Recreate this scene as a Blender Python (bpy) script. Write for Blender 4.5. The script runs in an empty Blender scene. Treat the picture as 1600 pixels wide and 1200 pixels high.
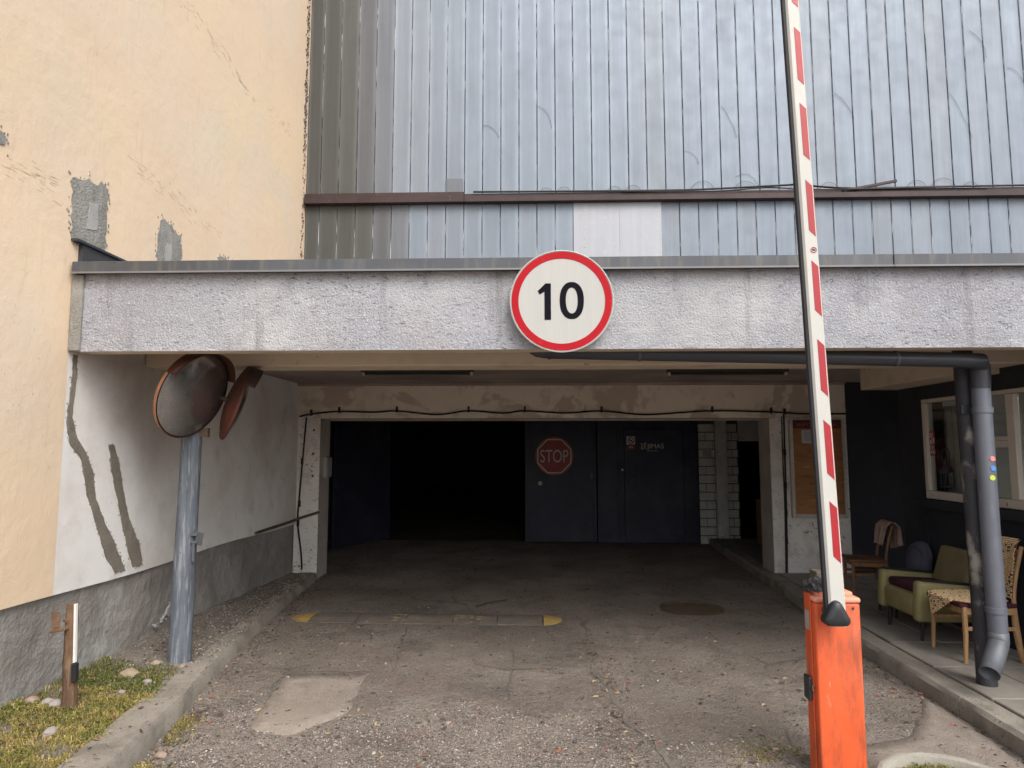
import bpy, bmesh, math, random
import numpy as np
from mathutils import Vector, Matrix, noise as mnoise

rnd = random.Random(7)
npr = np.random.default_rng(11)
S = bpy.context.scene
COL = S.collection
R = math.radians

# ------------------------------------------------------------------ camera
cam_d = bpy.data.cameras.new('camera')
cam_d.sensor_width = 36.0
cam_d.lens = 1037.1 / 1600 * 36.0
cam_d.clip_start = 0.05
cam_d.clip_end = 2000
cam = bpy.data.objects.new('camera', cam_d)
COL.objects.link(cam)
cam.location = (0, 0, 1.7)
cam.rotation_euler = (math.pi / 2 + 0.0955, 0, 0.0322)
S.camera = cam

# ------------------------------------------------------------------ sky, sun, exposure
W = bpy.data.worlds.new('World')
S.world = W
W.use_nodes = True
wn, wl = W.node_tree.nodes, W.node_tree.links
wn.clear()
sky = wn.new('ShaderNodeTexSky')
sky.sky_type = 'NISHITA'
sky.sun_disc = False
sky.sun_elevation = R(48)
sky.sun_rotation = R(150)
sky.air_density = 1.0
sky.dust_density = 4.0
hs = wn.new('ShaderNodeHueSaturation')
hs.inputs['Saturation'].default_value = 0.32
bg = wn.new('ShaderNodeBackground')
bg.inputs['Strength'].default_value = 0.15
wo = wn.new('ShaderNodeOutputWorld')
wl.new(sky.outputs[0], hs.inputs['Color'])
wl.new(hs.outputs[0], bg.inputs['Color'])
wl.new(bg.outputs[0], wo.inputs['Surface'])

sun_d = bpy.data.lights.new('sun', 'SUN')
sun_d.energy = 0.75
sun_d.angle = R(32)
sun_d.color = (1.0, 0.95, 0.88)
sun = bpy.data.objects.new('sun', sun_d)
COL.objects.link(sun)
_e, _r = R(48), R(150)
_to = Vector((math.sin(_r) * math.cos(_e), math.cos(_r) * math.cos(_e), math.sin(_e)))
sun.rotation_euler = _to.to_track_quat('Z', 'Y').to_euler()
sun.location = _to * 40

S.view_settings.view_transform = 'Standard'
S.view_settings.look = 'None'
S.view_settings.gamma = 1
S.view_settings.use_curve_mapping = False
S.view_settings.exposure = 0.86
S.render.engine = 'CYCLES'
S.cycles.max_bounces = 8
S.cycles.diffuse_bounces = 5

# ------------------------------------------------------------------ materials
def M(name, col, rough=.8, metal=0.0, spec=.35, var=.12, vscale=2.5, bump=.2, bscale=70.0, bdist=.01,
      ov=(), bump2=None, alpha=None, vstretch=(1, 1, 1), aniso=None):
    m = bpy.data.materials.new(name)
    m.use_nodes = True
    n, l = m.node_tree.nodes, m.node_tree.links
    b = n['Principled BSDF']
    b.inputs['Roughness'].default_value = rough
    b.inputs['Metallic'].default_value = metal
    b.inputs['Specular IOR Level'].default_value = spec
    geo = n.new('ShaderNodeNewGeometry')

    def noise(scale, detail=6, rg=.6, stretch=(1, 1, 1), kind='noise', dist=0.0):
        mp = n.new('ShaderNodeMapping')
        mp.inputs['Scale'].default_value = stretch
        l.new(geo.outputs['Position'], mp.inputs['Vector'])
        if kind == 'voronoi':
            t = n.new('ShaderNodeTexVoronoi')
            t.inputs['Scale'].default_value = scale
            l.new(mp.outputs[0], t.inputs['Vector'])
            return t.outputs['Distance']
        if kind == 'crack':
            w = n.new('ShaderNodeTexNoise')
            w.inputs['Scale'].default_value = scale * 2.3
            w.inputs['Detail'].default_value = 5
            l.new(mp.outputs[0], w.inputs['Vector'])
            a = n.new('ShaderNodeMixRGB')
            a.blend_type = 'ADD'
            a.inputs[0].default_value = .35
            l.new(mp.outputs[0], a.inputs[1])
            l.new(w.outputs['Color'], a.inputs[2])
            t = n.new('ShaderNodeTexVoronoi')
            t.feature = 'DISTANCE_TO_EDGE'
            t.inputs['Scale'].default_value = scale
            l.new(a.outputs[0], t.inputs['Vector'])
            return t.outputs['Distance']
        t = n.new('ShaderNodeTexNoise')
        t.inputs['Scale'].default_value = scale
        t.inputs['Detail'].default_value = detail
        t.inputs['Roughness'].default_value = rg
        t.inputs['Distortion'].default_value = dist
        l.new(mp.outputs[0], t.inputs['Vector'])
        return t.outputs['Fac']

    def ramp(src, lo, hi):
        mr = n.new('ShaderNodeMapRange')
        mr.inputs['From Min'].default_value = lo
        mr.inputs['From Max'].default_value = hi
        mr.clamp = True
        l.new(src, mr.inputs['Value'])
        return mr.outputs[0]

    def mix(f, a, c):
        x = n.new('ShaderNodeMixRGB')
        for s, v in ((0, f), (1, a), (2, c)):
            if isinstance(v, (tuple, list)):
                x.inputs[s].default_value = (*v[:3], 1)
            elif isinstance(v, float):
                x.inputs[s].default_value = v
            else:
                l.new(v, x.inputs[s])
        return x.outputs[0]
    lo = tuple(max(0, c * (1 - var)) for c in col)
    hi = tuple(min(1, c * (1 + var)) for c in col)
    cur = mix(ramp(noise(vscale, 5, .6, vstretch), .3, .7), lo, hi)
    for o in ov:
        f = ramp(noise(o['s'], o.get('d', 5), o.get('r', .6), o.get('st', (1, 1, 1)), o.get('k', 'noise'), o.get('dist', 0.0)), *o['t'])
        if o.get('t2'):
            f2 = ramp(noise(o['s2'], 4), *o['t2'])
            mm = n.new('ShaderNodeMath')
            mm.operation = 'MULTIPLY'
            l.new(f, mm.inputs[0])
            l.new(f2, mm.inputs[1])
            f = mm.outputs[0]
        if o.get('f', 1) != 1:
            mm = n.new('ShaderNodeMath')
            mm.operation = 'MULTIPLY'
            mm.inputs[1].default_value = o['f']
            l.new(f, mm.inputs[0])
            f = mm.outputs[0]
        cur = mix(f, cur, o['c'])
    l.new(cur, b.inputs['Base Color'])
    h = None
    if bump:
        bp = n.new('ShaderNodeBump')
        bp.inputs['Strength'].default_value = bump
        bp.inputs['Distance'].default_value = bdist
        l.new(noise(bscale, 6, .65, aniso or (1, 1, 1)), bp.inputs['Height'])
        h = bp
    if bump2:
        b2 = n.new('ShaderNodeBump')
        b2.inputs['Strength'].default_value = bump2[0]
        b2.inputs['Distance'].default_value = bump2[2]
        l.new(noise(bump2[1], 4, .6), b2.inputs['Height'])
        if h:
            l.new(h.outputs[0], b2.inputs['Normal'])
        h = b2
    if h:
        l.new(h.outputs[0], b.inputs['Normal'])
    rr = ramp(noise(vscale * 4, 4), .3, .7)
    mr = n.new('ShaderNodeMapRange')
    mr.inputs['To Min'].default_value = max(.02, rough - .08)
    mr.inputs['To Max'].default_value = min(1, rough + .08)
    l.new(rr, mr.inputs['Value'])
    l.new(mr.outputs[0], b.inputs['Roughness'])
    return m

MT = {}
MT['cream'] = M('cream_plaster', (.74, .575, .415), .9, var=.04, vscale=.8, bump=.32, bscale=110, bdist=.006, bump2=(.28, 9, .02), ov=[
    dict(c=(.70, .595, .46), s=.9, t=(.45, .7), f=.8),
    dict(c=(.74, .575, .36), s=.8, t=(.55, .7), f=.5),
    dict(c=(.36, .30, .22), s=38, t=(.66, .72), s2=.9, t2=(.48, .62), f=.55, st=(1, 1, .6), d=3),
    dict(c=(.62, .54, .38), s=.7, t=(.57, .74), st=(1, .6, 1), f=.5),
    dict(c=(.38, .32, .22), s=9, t=(.68, .74), s2=1.2, t2=(.5, .62), f=.6, st=(1, 1, .8)),
    dict(c=(.5, .43, .31), s=5, t=(.6, .78), st=(1, 3, .35), f=.35)])
MT['whitewall'] = M('white_plaster', (.80, .79, .775), .9, var=.05, vscale=1.2, bump=.6, bscale=110, bdist=.006, ov=[
    dict(c=(.55, .49, .43), s=1.1, t=(.45, .7), f=.8, d=9),
    dict(c=(.42, .37, .32), s=3.5, t=(.56, .75), f=.45, d=9),
    dict(c=(.16, .14, .12), s=40, t=(.69, .73), f=.6)])
MT['plinth'] = M('grey_cement_plinth', (.255, .238, .222), .92, var=.18, vscale=1.5, bump=.6, bscale=40, bdist=.015, bump2=(.7, 7, .04), ov=[
    dict(c=(.40, .41, .40), s=2.0, t=(.5, .68), f=.6),
    dict(c=(.17, .15, .13), s=3, t=(.55, .75), f=.6)])
MT['mortar'] = M('grey_mortar', (.31, .30, .275), .95, var=.18, vscale=4, bump=1.0, bscale=60, bdist=.02, ov=[dict(c=(.20, .19, .17), s=10, t=(.5, .7), f=.6, d=8), dict(c=(.42, .41, .39), s=7, t=(.55, .68), st=(1, 2, .5), f=.6, d=8)])
MT['mortar_light'] = M('pale_mortar', (.37, .365, .352), .9, var=.12, vscale=6, bump=.6, bscale=60, ov=[dict(c=(.32, .31, .29), s=9, t=(.5, .7), f=.7, d=8)])
MT['mortar_olive'] = M('olive_mortar', (.24, .215, .175), .95, var=.2, vscale=6, bump=1.0, bscale=70, bdist=.02, ov=[dict(c=(.15, .135, .11), s=12, t=(.52, .68), f=.6, d=8), dict(c=(.38, .36, .33), s=40, t=(.62, .7), f=.5)])
MT['scratch'] = M('dark_scrape', (.56, .445, .31), .95, bump=0)
MT['sealstrip'] = M('perished_seal_strip', (.10, .095, .085), .9, bump=0)
MT['fascia'] = M('rough_cast_plaster', (.415, .42, .462), .92, var=.12, vscale=1.6, bump=1.0, bscale=75, bdist=.022, ov=[
    dict(c=(.48, .44, .42), s=1.3, t=(.5, .7), f=.55),
    dict(c=(.10, .095, .10), s=44, t=(.585, .64), st=(.6, 1, 1.7), f=.85, d=5, s2=1.6, t2=(.32, .6)),  # shading of the roughcast crevices put into the colour
    dict(c=(.58, .58, .59), s=1.0, t=(.50, .66), f=.8, d=9, r=.7),
    dict(c=(.27, .26, .28), s=1.4, t=(.55, .7), f=.55, d=9, r=.7),
    dict(c=(.62, .62, .64), s=55, t=(.55, .64), f=.7),
    dict(c=(.36, .30, .31), s=30, t=(.6, .7), f=.4),
    dict(c=(.15, .145, .145), s=2.0, t=(.57, .70), st=(2.8, 1, .25), f=.6, d=8)])
MT['coping'] = M('grey_sheet_metal', (.09, .095, .105), .45, .35, var=.15, vscale=3, bump=.05, bscale=12, ov=[
    dict(c=(.16, .15, .13), s=7, t=(.5, .7), st=(2.5, 1, .4), f=.7), dict(c=(.13, .08, .05), s=4, t=(.6, .75), f=.5)])
MT['coping_edge'] = M('pale_drip_edge', (.20, .20, .205), .5, .2, bump=0)
MT['beam'] = M('beige_concrete', (.66, .56, .44), .9, var=.1, bump=.3, bscale=60, ov=[
    dict(c=(.42, .34, .27), s=2.5, t=(.52, .72), f=.7), dict(c=(.2, .15, .12), s=9, t=(.66, .72), f=.6)])
MT['ceiling'] = M('sooty_ceiling', (.42, .35, .32), .92, var=.2, vscale=1.4, bump=.25, bscale=50, ov=[
    dict(c=(.24, .19, .18), s=1.2, t=(.45, .65), st=(.5, 1, 1), f=.7), dict(c=(.6, .57, .53), s=20, t=(.73, .76), f=.8)])
MT['header'] = M('stained_header_plaster', (.78, .69, .59), .9, var=.08, vscale=1.1, bump=.3, bscale=60, ov=[
    dict(c=(.50, .41, .34), s=1.3, t=(.53, .57), f=.8, d=4, dist=.4), dict(c=(.52, .45, .38), s=3.3, t=(.55, .66), f=.6),
    dict(c=(.13, .11, .09), s=7, t=(.66, .74), st=(2, 1, .5), f=.6)])
MT['whitewash'] = M('peeling_whitewash', (.74, .71, .67), .9, var=.1, vscale=2.2, bump=.4, bscale=45, bdist=.012, ov=[
    dict(c=(.48, .44, .39), s=5, t=(.52, .72), f=.7), dict(c=(.14, .12, .10), s=22, t=(.59, .65), st=(1, 1, 1.2), f=.85, d=8, s2=1.3, t2=(.40, .58)),
    dict(c=(.25, .22, .18), s=50, t=(.62, .68), st=(.4, 1, 1.5), f=.7)])
MT['jamb'] = M('grey_concrete_jamb', (.46, .42, .38), .9, var=.18, vscale=3, bump=.5, bscale=40, ov=[dict(c=(.16, .14, .12), s=9, t=(.58, .72), f=.6)])
MT['brickpaint'] = M('white_painted_brick', (.58, .58, .55), .85, var=.15, vscale=5, bump=.4, bscale=60, ov=[dict(c=(.2, .18, .16), s=12, t=(.62, .7), f=.6)])
MT['joint'] = M('dirty_mortar_joint', (.10, .09, .085), .95, bump=.3)
MT['gate'] = M('dark_blue_gate_paint', (.030, .031, .055), .55, .0, .35, var=.25, vscale=2, bump=.12, bscale=25, ov=[
    dict(c=(.062, .074, .088), s=1.6, t=(.52, .7), f=.6, d=9), dict(c=(.16, .16, .17), s=3.5, t=(.68, .78), f=.5, d=9), dict(c=(.09, .06, .045), s=15, t=(.68, .74), f=.5)])
MT['black'] = M('dark_interior_plaster', (.045, .042, .042), .95, var=.2, bump=.3)  # darkness of the unlit garage interior put into the wall colour
MT['navy'] = M('dark_navy_render', (.026, .028, .037), .8, var=.25, vscale=1.5, bump=.35, bscale=35, ov=[dict(c=(.045, .045, .047), s=2, t=(.5, .7), f=.5)])
MT['alu'] = [M('weathered_aluminium', c, rg, mt, .3, var=.08, vscale=1.3, vstretch=(9, 9, .25), bump=.02, bscale=6, bdist=.01,
               aniso=(8, 8, .7), ov=[dict(c=tuple(k * 1.18 for k in c), s=14, t=(.5, .7), st=(9, 9, .2), f=.5, d=8),
                                     dict(c=tuple(k * .78 for k in c), s=1.1, t=(.5, .72), st=(1.5, 1, .6), f=.5, d=9),
                                     dict(c=(.22, .20, .175), s=2.5, t=(.6, .76), st=(3, 3, .5), f=.12),
                                     dict(c=(.55, .57, .57), s=110, t=(.73, .76), f=.5, d=2)])
             for c, rg, mt in (((.215, .245, .285), .54, .28), ((.208, .243, .285), .53, .3), ((.22, .246, .282), .55, .28), ((.206, .24, .284), .52, .3))]
MT['alu_dull'] = [M('dark_aluminium', c, .55, .25, .35, var=.12, vscale=1.3, vstretch=(9, 9, .25), bump=.03, bscale=6, bdist=.01, aniso=(8, 8, .7),  # darker panel tones, stepping up from the left end of the cladding
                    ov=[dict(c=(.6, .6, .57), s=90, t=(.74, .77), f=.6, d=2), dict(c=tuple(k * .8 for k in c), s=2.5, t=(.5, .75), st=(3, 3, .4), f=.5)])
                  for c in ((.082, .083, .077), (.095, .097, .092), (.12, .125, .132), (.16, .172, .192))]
MT['whitesheet'] = M('pale_replacement_sheet', (.37, .38, .41), .55, .2, .3, var=.05, bump=.05, bscale=9, vstretch=(6, 6, .3), ov=[
    dict(c=(.5, .5, .5), s=16, t=(.6, .7), f=.4)])
MT['seam'] = M('bright_seam_edge', (.62, .66, .68), .4, .3, bump=0, ov=[dict(c=(.03, .03, .03), s=3, t=(.42, .5), st=(30, 1, 1.2), f=.9)])  # white edge highlights and dark seam lines alternate in the colour
MT['gap'] = M('dark_panel_gap', (.03, .03, .032), .9, bump=0)
MT['rail'] = M('brown_painted_rail', (.05, .032, .031), .5, .1, var=.25, vscale=4, bump=.2, bscale=40, ov=[dict(c=(.15, .10, .08), s=20, t=(.66, .72), f=.6)])
MT['asphalt'] = M('dusty_asphalt', (0.350, 0.298, 0.253), .95, spec=.15, var=.18, vscale=.9, bump=1.0, bscale=60, bdist=.03, bump2=(.9, 15, .035), ov=[
    dict(c=(0.440, 0.383, 0.331), s=.9, t=(.45, .62), f=.65, d=9, r=.65),
    dict(c=(0.198, 0.175, 0.155), s=1.4, t=(.50, .62), f=.7, d=10, r=.72),
    dict(c=(0.345, 0.266, 0.221), s=2.0, t=(.52, .68), f=.65, d=9),
    dict(c=(0.071, 0.062, 0.055), s=20, t=(.585, .65), f=.85, d=7, st=(.7, 1.6, 1), r=.75),
    dict(c=(0.109, 0.096, 0.085), s=70, t=(.55, .64), f=.85, d=5, r=.75),
    dict(c=(0.617, 0.569, 0.522), s=120, t=(.61, .68), f=.85, d=4),
    dict(c=(0.087, 0.077, 0.067), s=.45, t=(.007, .0), k='crack', f=.5, s2=1.3, t2=(.48, .56))])
MT['shadedfloor'] = M('shaded_garage_floor', (0.165, 0.136, 0.109), .95, spec=.15, var=.18, vscale=.9, bump=1.0, bscale=60, bdist=.03, bump2=(.9, 15, .035), ov=[  # driveway asphalt repeated in darker colours, interior shade put into the floor
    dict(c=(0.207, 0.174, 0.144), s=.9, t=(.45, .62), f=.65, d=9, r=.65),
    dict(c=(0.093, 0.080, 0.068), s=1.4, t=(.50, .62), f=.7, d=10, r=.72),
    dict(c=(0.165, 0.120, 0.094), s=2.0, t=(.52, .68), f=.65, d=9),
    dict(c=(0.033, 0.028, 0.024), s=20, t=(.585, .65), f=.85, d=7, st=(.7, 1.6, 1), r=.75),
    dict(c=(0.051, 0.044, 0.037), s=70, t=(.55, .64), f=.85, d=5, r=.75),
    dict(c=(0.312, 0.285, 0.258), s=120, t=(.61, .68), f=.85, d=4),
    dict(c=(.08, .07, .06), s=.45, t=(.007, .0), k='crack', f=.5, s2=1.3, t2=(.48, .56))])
MT['patch'] = M('worn_concrete_patch', (0.352, 0.299, 0.254), .95, spec=.15, var=.15, vscale=1.6, bump=.9, bscale=90, bdist=.02, ov=[
    dict(c=(0.249, 0.211, 0.180), s=2.2, t=(.46, .62), f=.7, d=10, r=.72),
    dict(c=(0.434, 0.380, 0.330), s=3.1, t=(.54, .68), f=.6, d=9),
    dict(c=(0.076, 0.066, 0.058), s=24, t=(.60, .66), f=.8, d=7, st=(.7, 1.6, 1), r=.75),
    dict(c=(0.119, 0.105, 0.092), s=75, t=(.58, .66), f=.7, d=5, r=.75),
    dict(c=(0.544, 0.495, 0.446), s=125, t=(.63, .69), f=.7, d=4)])
MT['gravel'] = [M('gravel_' + nm, c, .9, bump=0, var=.2, vscale=30) for nm, c in
                (('grey', (.29, .25, .215)), ('pale', (.46, .41, .36)), ('dark', (.09, .08, .07)), ('pink', (.36, .25, .20)))]
MT['soil'] = M('bare_soil', (.19, .165, .14), .97, var=.25, vscale=5, bump=.9, bscale=60, bdist=.02, ov=[dict(c=(.30, .27, .24), s=50, t=(.6, .68), f=.6), dict(c=(.10, .085, .07), s=7, t=(.55, .7), f=.6)])
MT['kerb'] = M('weathered_kerb_concrete', (.27, .242, .205), .93, var=.2, vscale=3, bump=.6, bscale=90, ov=[
    dict(c=(.15, .132, .11), s=4, t=(.5, .66), f=.75, d=9), dict(c=(.08, .07, .06), s=55, t=(.60, .67), f=.75), dict(c=(.38, .35, .31), s=11, t=(.62, .72), f=.5)])
MT['slab'] = M('pavement_slab', (.255, .23, .20), .93, var=.18, vscale=2.5, bump=.4, bscale=80, ov=[
    dict(c=(.16, .145, .13), s=3, t=(.5, .7), f=.6), dict(c=(.4, .38, .35), s=90, t=(.68, .73), f=.5)])
MT['polegrey'] = M('grey_blue_pole_paint', (.105, .122, .145), .65, .05, var=.35, vscale=5, vstretch=(5, 5, .4), bump=.35, bscale=60, ov=[
    dict(c=(.28, .30, .32), s=26, t=(.52, .64), st=(2.2, 2.2, .16), f=.7), dict(c=(.04, .04, .04), s=60, t=(.60, .65), f=.9, s2=2.2, t2=(.48, .6))])
MT['colblack'] = M('dark_steel_column', (.05, .052, .06), .5, .2, var=.2, vscale=6, bump=.35, bscale=70, ov=[
    dict(c=(.40, .38, .34), s=4.2, t=(.56, .66), f=.85, st=(1, 1, .7), d=8), dict(c=(.14, .14, .14), s=80, t=(.6, .7), f=.5)])
MT['pipegrey'] = M('grey_plastic_downpipe', (.135, .145, .175), .42, .15, .5, var=.1, vscale=4, bump=.06, bscale=40, ov=[dict(c=(.22, .23, .25), s=14, t=(.6, .75), st=(2, 2, .4), f=.5)])
MT['gutter'] = M('dark_grey_pipe', (.05, .053, .066), .4, .2, .5, var=.12, bump=.05)
MT['galv'] = M('galvanised_steel', (.12, .13, .145), .55, .25, var=.15, vscale=12, bump=.08, bscale=40)
MT['orange'] = M('faded_orange_paint', (.72, .115, .035), .5, 0, .4, var=.08, vscale=3, bump=.08, bscale=30, ov=[
    dict(c=(.74, .20, .10), s=2.5, t=(.5, .72), f=.7), dict(c=(.17, .065, .04), s=3.6, t=(.47, .66), st=(2.6, 2.6, .6), f=.7, d=11, r=.78),
    dict(c=(.14, .07, .05), s=90, t=(.60, .70), f=.7, s2=3, t2=(.42, .58)),
    dict(c=(.80, .34, .22), s=14, t=(.66, .70), st=(1, 1, .3), f=.6, d=6)])
MT['orange_pale'] = M('sun_bleached_orange', (.74, .30, .20), .5, var=.06, bump=.05)
MT['blackplastic'] = M('black_plastic', (.025, .026, .03), .45, 0, .5, var=.1, bump=.08, bscale=120)
MT['rubber'] = M('black_rubber', (.018, .018, .022), .6, bump=.1)
MT['boomwhite'] = M('white_boom_paint', (.52, .51, .47), .5, 0, .4, var=.04, bump=.12, bscale=130, ov=[dict(c=(.45, .42, .36), s=45, t=(.62, .72), f=.5, s2=3, t2=(.45, .6)), dict(c=(.6, .6, .6), s=4, t=(.55, .7), f=.5)])
MT['boomred'] = M('red_reflective_film', (.36, .014, .02), .4, 0, .5, var=.08, bump=.05, ov=[dict(c=(.29, .02, .035), s=3, t=(.5, .7), f=.5)])
MT['signwhite'] = M('sign_white', (.44, .435, .41), .55, 0, .25, var=.03, vscale=3, vstretch=(9, 9, .6), bump=.02, ov=[dict(c=(.40, .395, .37), s=22, t=(.5, .75), st=(3, 3, .12), f=.6), dict(c=(.4, .39, .36), s=120, t=(.7, .76), f=.5)])
MT['signred'] = M('sign_red', (.38, .008, .016), .6, 0, .15, var=.08, bump=.02, ov=[dict(c=(.5, .05, .07), s=25, t=(.62, .75), f=.5)])
MT['signback'] = M('sign_edge_metal', (.5, .5, .48), .5, .4, bump=0)
MT['signblack'] = M('sign_black', (.008, .008, .012), .85, spec=.08, bump=0, var=.05)
MT['stopred'] = M('faded_stop_red', (.34, .05, .045), .5, var=.15, vscale=5, bump=.05, ov=[dict(c=(.2, .05, .045), s=8, t=(.5, .7), f=.6)])
MT['stopborder'] = M('stop_orange_border', (.36, .10, .05), .5, var=.2, bump=0)
MT['stopwhite'] = M('dull_sign_white', (.62, .58, .54), .6, var=.06, bump=0)
MT['mirrorglass'] = M('dull_convex_mirror', (.56, .56, .56), .2, .9, .5, var=.12, vscale=6, bump=0, ov=[dict(c=(.42, .42, .42), s=4, t=(.45, .7), f=.7, d=3)])
MT['mirrororange'] = M('orange_mirror_shell', (.36, .16, .085), .6, 0, .35, var=.2, vscale=6, bump=.05, ov=[dict(c=(.16, .05, .03), s=5, t=(.5, .7), f=.5)])
MT['mirrorback'] = M('dark_red_brown_shell', (.11, .034, .02), .6, var=.25, vscale=5, bump=.05, ov=[dict(c=(.05, .03, .025), s=3, t=(.45, .65), f=.7)])
MT['mirrordark'] = M('dark_mirror_hood', (.06, .038, .03), .6, var=.2, bump=.05)
MT['rust'] = M('rusty_steel', (.15, .088, .055), .85, .2, var=.3, vscale=9, bump=.4, bscale=80, ov=[dict(c=(.33, .25, .16), s=10, t=(.52, .7), st=(3, 3, .4), f=.7), dict(c=(.06, .045, .035), s=16, t=(.6, .72), f=.6)])
MT['whitepaint'] = M('chalky_white_paint', (.7, .69, .66), .7, var=.06, bump=.15)
MT['blackpaint'] = M('black_band_paint', (.02, .02, .024), .6, bump=.1)
MT['yellow'] = M('faded_yellow_rubber', (.46, .31, .10), .85, var=.15, vscale=9, bump=.6, bscale=60, ov=[dict(c=(.22, .17, .10), s=25, t=(.55, .7), f=.7)])
MT['bumpdark'] = M('dusty_black_rubber', (.17, .145, .122), .9, var=.2, vscale=6, bump=.8, bscale=80, ov=[dict(c=(.27, .225, .185), s=5, d=9, t=(.52, .7), f=.6)])
MT['bumpfaded'] = M('worn_yellow_rubber', (.34, .27, .15), .9, var=.2, vscale=8, bump=.5, bscale=80, ov=[dict(c=(.36, .27, .12), s=22, t=(.55, .66), f=.8)])
MT['iron'] = M('cast_iron', (.13, .097, .065), .8, .3, var=.25, vscale=9, bump=.5, bscale=60)
MT['wood'] = M('varnished_wood', (.25, .12, .05), .5, 0, .4, var=.2, vscale=3, vstretch=(8, 8, 1.2), bump=.12, bscale=25, aniso=(6, 6, .8), ov=[dict(c=(.12, .06, .03), s=8, t=(.52, .75), st=(6, 6, .8), f=.6)])
MT['woodpale'] = M('worn_pale_wood', (.40, .235, .115), .6, 0, .35, var=.2, vscale=3, vstretch=(8, 8, 1.2), bump=.12, bscale=25, aniso=(6, 6, .8), ov=[dict(c=(.2, .11, .055), s=8, t=(.5, .72), st=(6, 6, .8), f=.6)])
MT['wooddark'] = M('dark_brown_wood', (.17, .085, .045), .55, 0, .35, var=.2, bump=.1, vstretch=(1, 1, 6))
MT['plywood'] = M('amber_plywood', (.36, .17, .065), .5, 0, .4, var=.2, vscale=2, vstretch=(.8, 1, 6), bump=.08, ov=[dict(c=(.20, .09, .035), s=4, t=(.5, .68), st=(.8, 1, 4), f=.7, dist=1.0), dict(c=(.55, .42, .33), s=6, t=(.62, .68), st=(.5, 1, 2.5), f=.6)])
MT['boardframe'] = M('peeling_white_frame', (.5, .48, .44), .8, var=.15, bump=.3, ov=[dict(c=(.28, .25, .21), s=14, t=(.55, .68), f=.7)])
MT['boardred'] = M('dark_red_header', (.12, .022, .025), .6, var=.2, bump=0)
MT['boardredletter'] = M('faded_header_letter', (.26, .12, .115), .6, bump=0)
MT['paper'] = M('grey_paper', (.50, .52, .52), .8, var=.05, bump=0)
MT['ink'] = M('printed_ink', (.12, .12, .13), .8, bump=0)
MT['olive'] = M('olive_upholstery', (.27, .24, .118), .95, spec=.12, var=.14, vscale=6, bump=.5, bscale=220, bdist=.004, ov=[dict(c=(.22, .18, .085), s=4, t=(.5, .7), f=.6), dict(c=(.42, .38, .20), s=120, t=(.6, .7), f=.5)])
MT['olivedark'] = M('worn_olive_backrest', (.21, .175, .10), .95, spec=.15, var=.15, vscale=6, bump=.5, bscale=220, bdist=.004)
MT['maroon'] = M('dark_maroon_velvet', (.055, .018, .03), .9, spec=.2, var=.25, vscale=12, bump=.4, bscale=120)
MT['plush'] = M('blue_grey_plush', (.085, .088, .12), .9, spec=.2, var=.12, vscale=9, bump=.4, bscale=150)
MT['towel'] = M('faded_pink_towel', (.48, .35, .30), .97, spec=.1, var=.15, vscale=9, bump=.5, bscale=180, ov=[dict(c=(.5, .40, .33), s=5, t=(.5, .65), f=.6)])
MT['weavepale'] = M('straw_weave', (.62, .45, .26), .8, var=.25, vscale=60, bump=.3, bscale=150)
MT['weavedark'] = M('brown_weave', (.13, .06, .035), .85, var=.2, vscale=40, bump=.3)
MT['winframe'] = M('cream_window_frame', (.60, .54, .48), .6, 0, .4, var=.06, bump=.06)
MT['curtain'] = M('grey_net_curtain', (.66, .66, .62), .95, var=.2, vscale=2, vstretch=(3, 9, .5), bump=.1)
MT['kioskin'] = M('dim_kiosk_interior', (.62, .62, .58), .9, var=.2, bump=.1)
MT['stickerred'] = M('dark_red_sticker', (.26, .012, .025), .45, bump=0)
MT['dotpink'] = M('pink_sticker', (.75, .25, .24), .5, bump=0, var=.03)
MT['dotblue'] = M('blue_sticker', (.10, .25, .62), .5, bump=0, var=.03)
MT['dotlime'] = M('lime_sticker', (.52, .62, .08), .5, bump=0, var=.03)
MT['cable'] = M('black_cable', (.018, .017, .017), .6, bump=0)
MT['greybox'] = M('grey_switch_box', (.36, .36, .35), .6, var=.08, bump=.05)
MT['tube'] = M('unlit_fluorescent_tube', (.55, .55, .55), .3, bump=0)
MT['lampbody'] = M('dark_lamp_housing', (.05, .045, .04), .6, bump=0)
MT['bag'] = M('crumpled_black_bag', (.05, .052, .058), .25, 0, .6, var=.2, bump=.5, bscale=30)
MT['boxbrown'] = M('dark_cardboard', (.10, .085, .07), .85, bump=.2)
MT['stone'] = [M('field_stone_' + nm, c, .9, var=.15, vscale=9, bump=.4, bscale=50) for nm, c in (('grey', (.30, .27, .25)), ('pink', (.31, .23, .185)), ('buff', (.32, .25, .175)))]
MT['grass'] = [M('grass_' + nm, c, .8, bump=0, spec=.2, var=.25, vscale=14) for nm, c in
               (('straw', (.37, .28, .11)), ('yellowgreen', (.24, .22, .05)), ('green', (.085, .12, .035)), ('brown', (.20, .13, .065)))]
MT['leaf'] = [M('dead_leaf_' + nm, c, .85, bump=0, var=.2, vscale=20) for nm, c in (('dark', (.08, .06, .045)), ('tan', (.34, .25, .16)), ('red', (.22, .09, .06)))]
MT['moss'] = M('moss', (.10, .10, .035), .95, var=.3, vscale=20, bump=.5)
MT['ring'] = M('mossy_concrete_ring', (.34, .32, .27), .95, var=.15, vscale=6, bump=.7, bscale=60, ov=[dict(c=(.2, .2, .12), s=8, t=(.55, .7), f=.6)])
MT['bitumen'] = M('bitumen_upstand', (.05, .05, .055), .8, bump=.4, bscale=50)
MT['roofing'] = M('dark_roofing_felt', (.09, .09, .095), .9, bump=.4, bscale=50)
MT['flashedge'] = M('dark_flashing_strip', (.06, .065, .08), .4, .4, bump=0)
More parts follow.
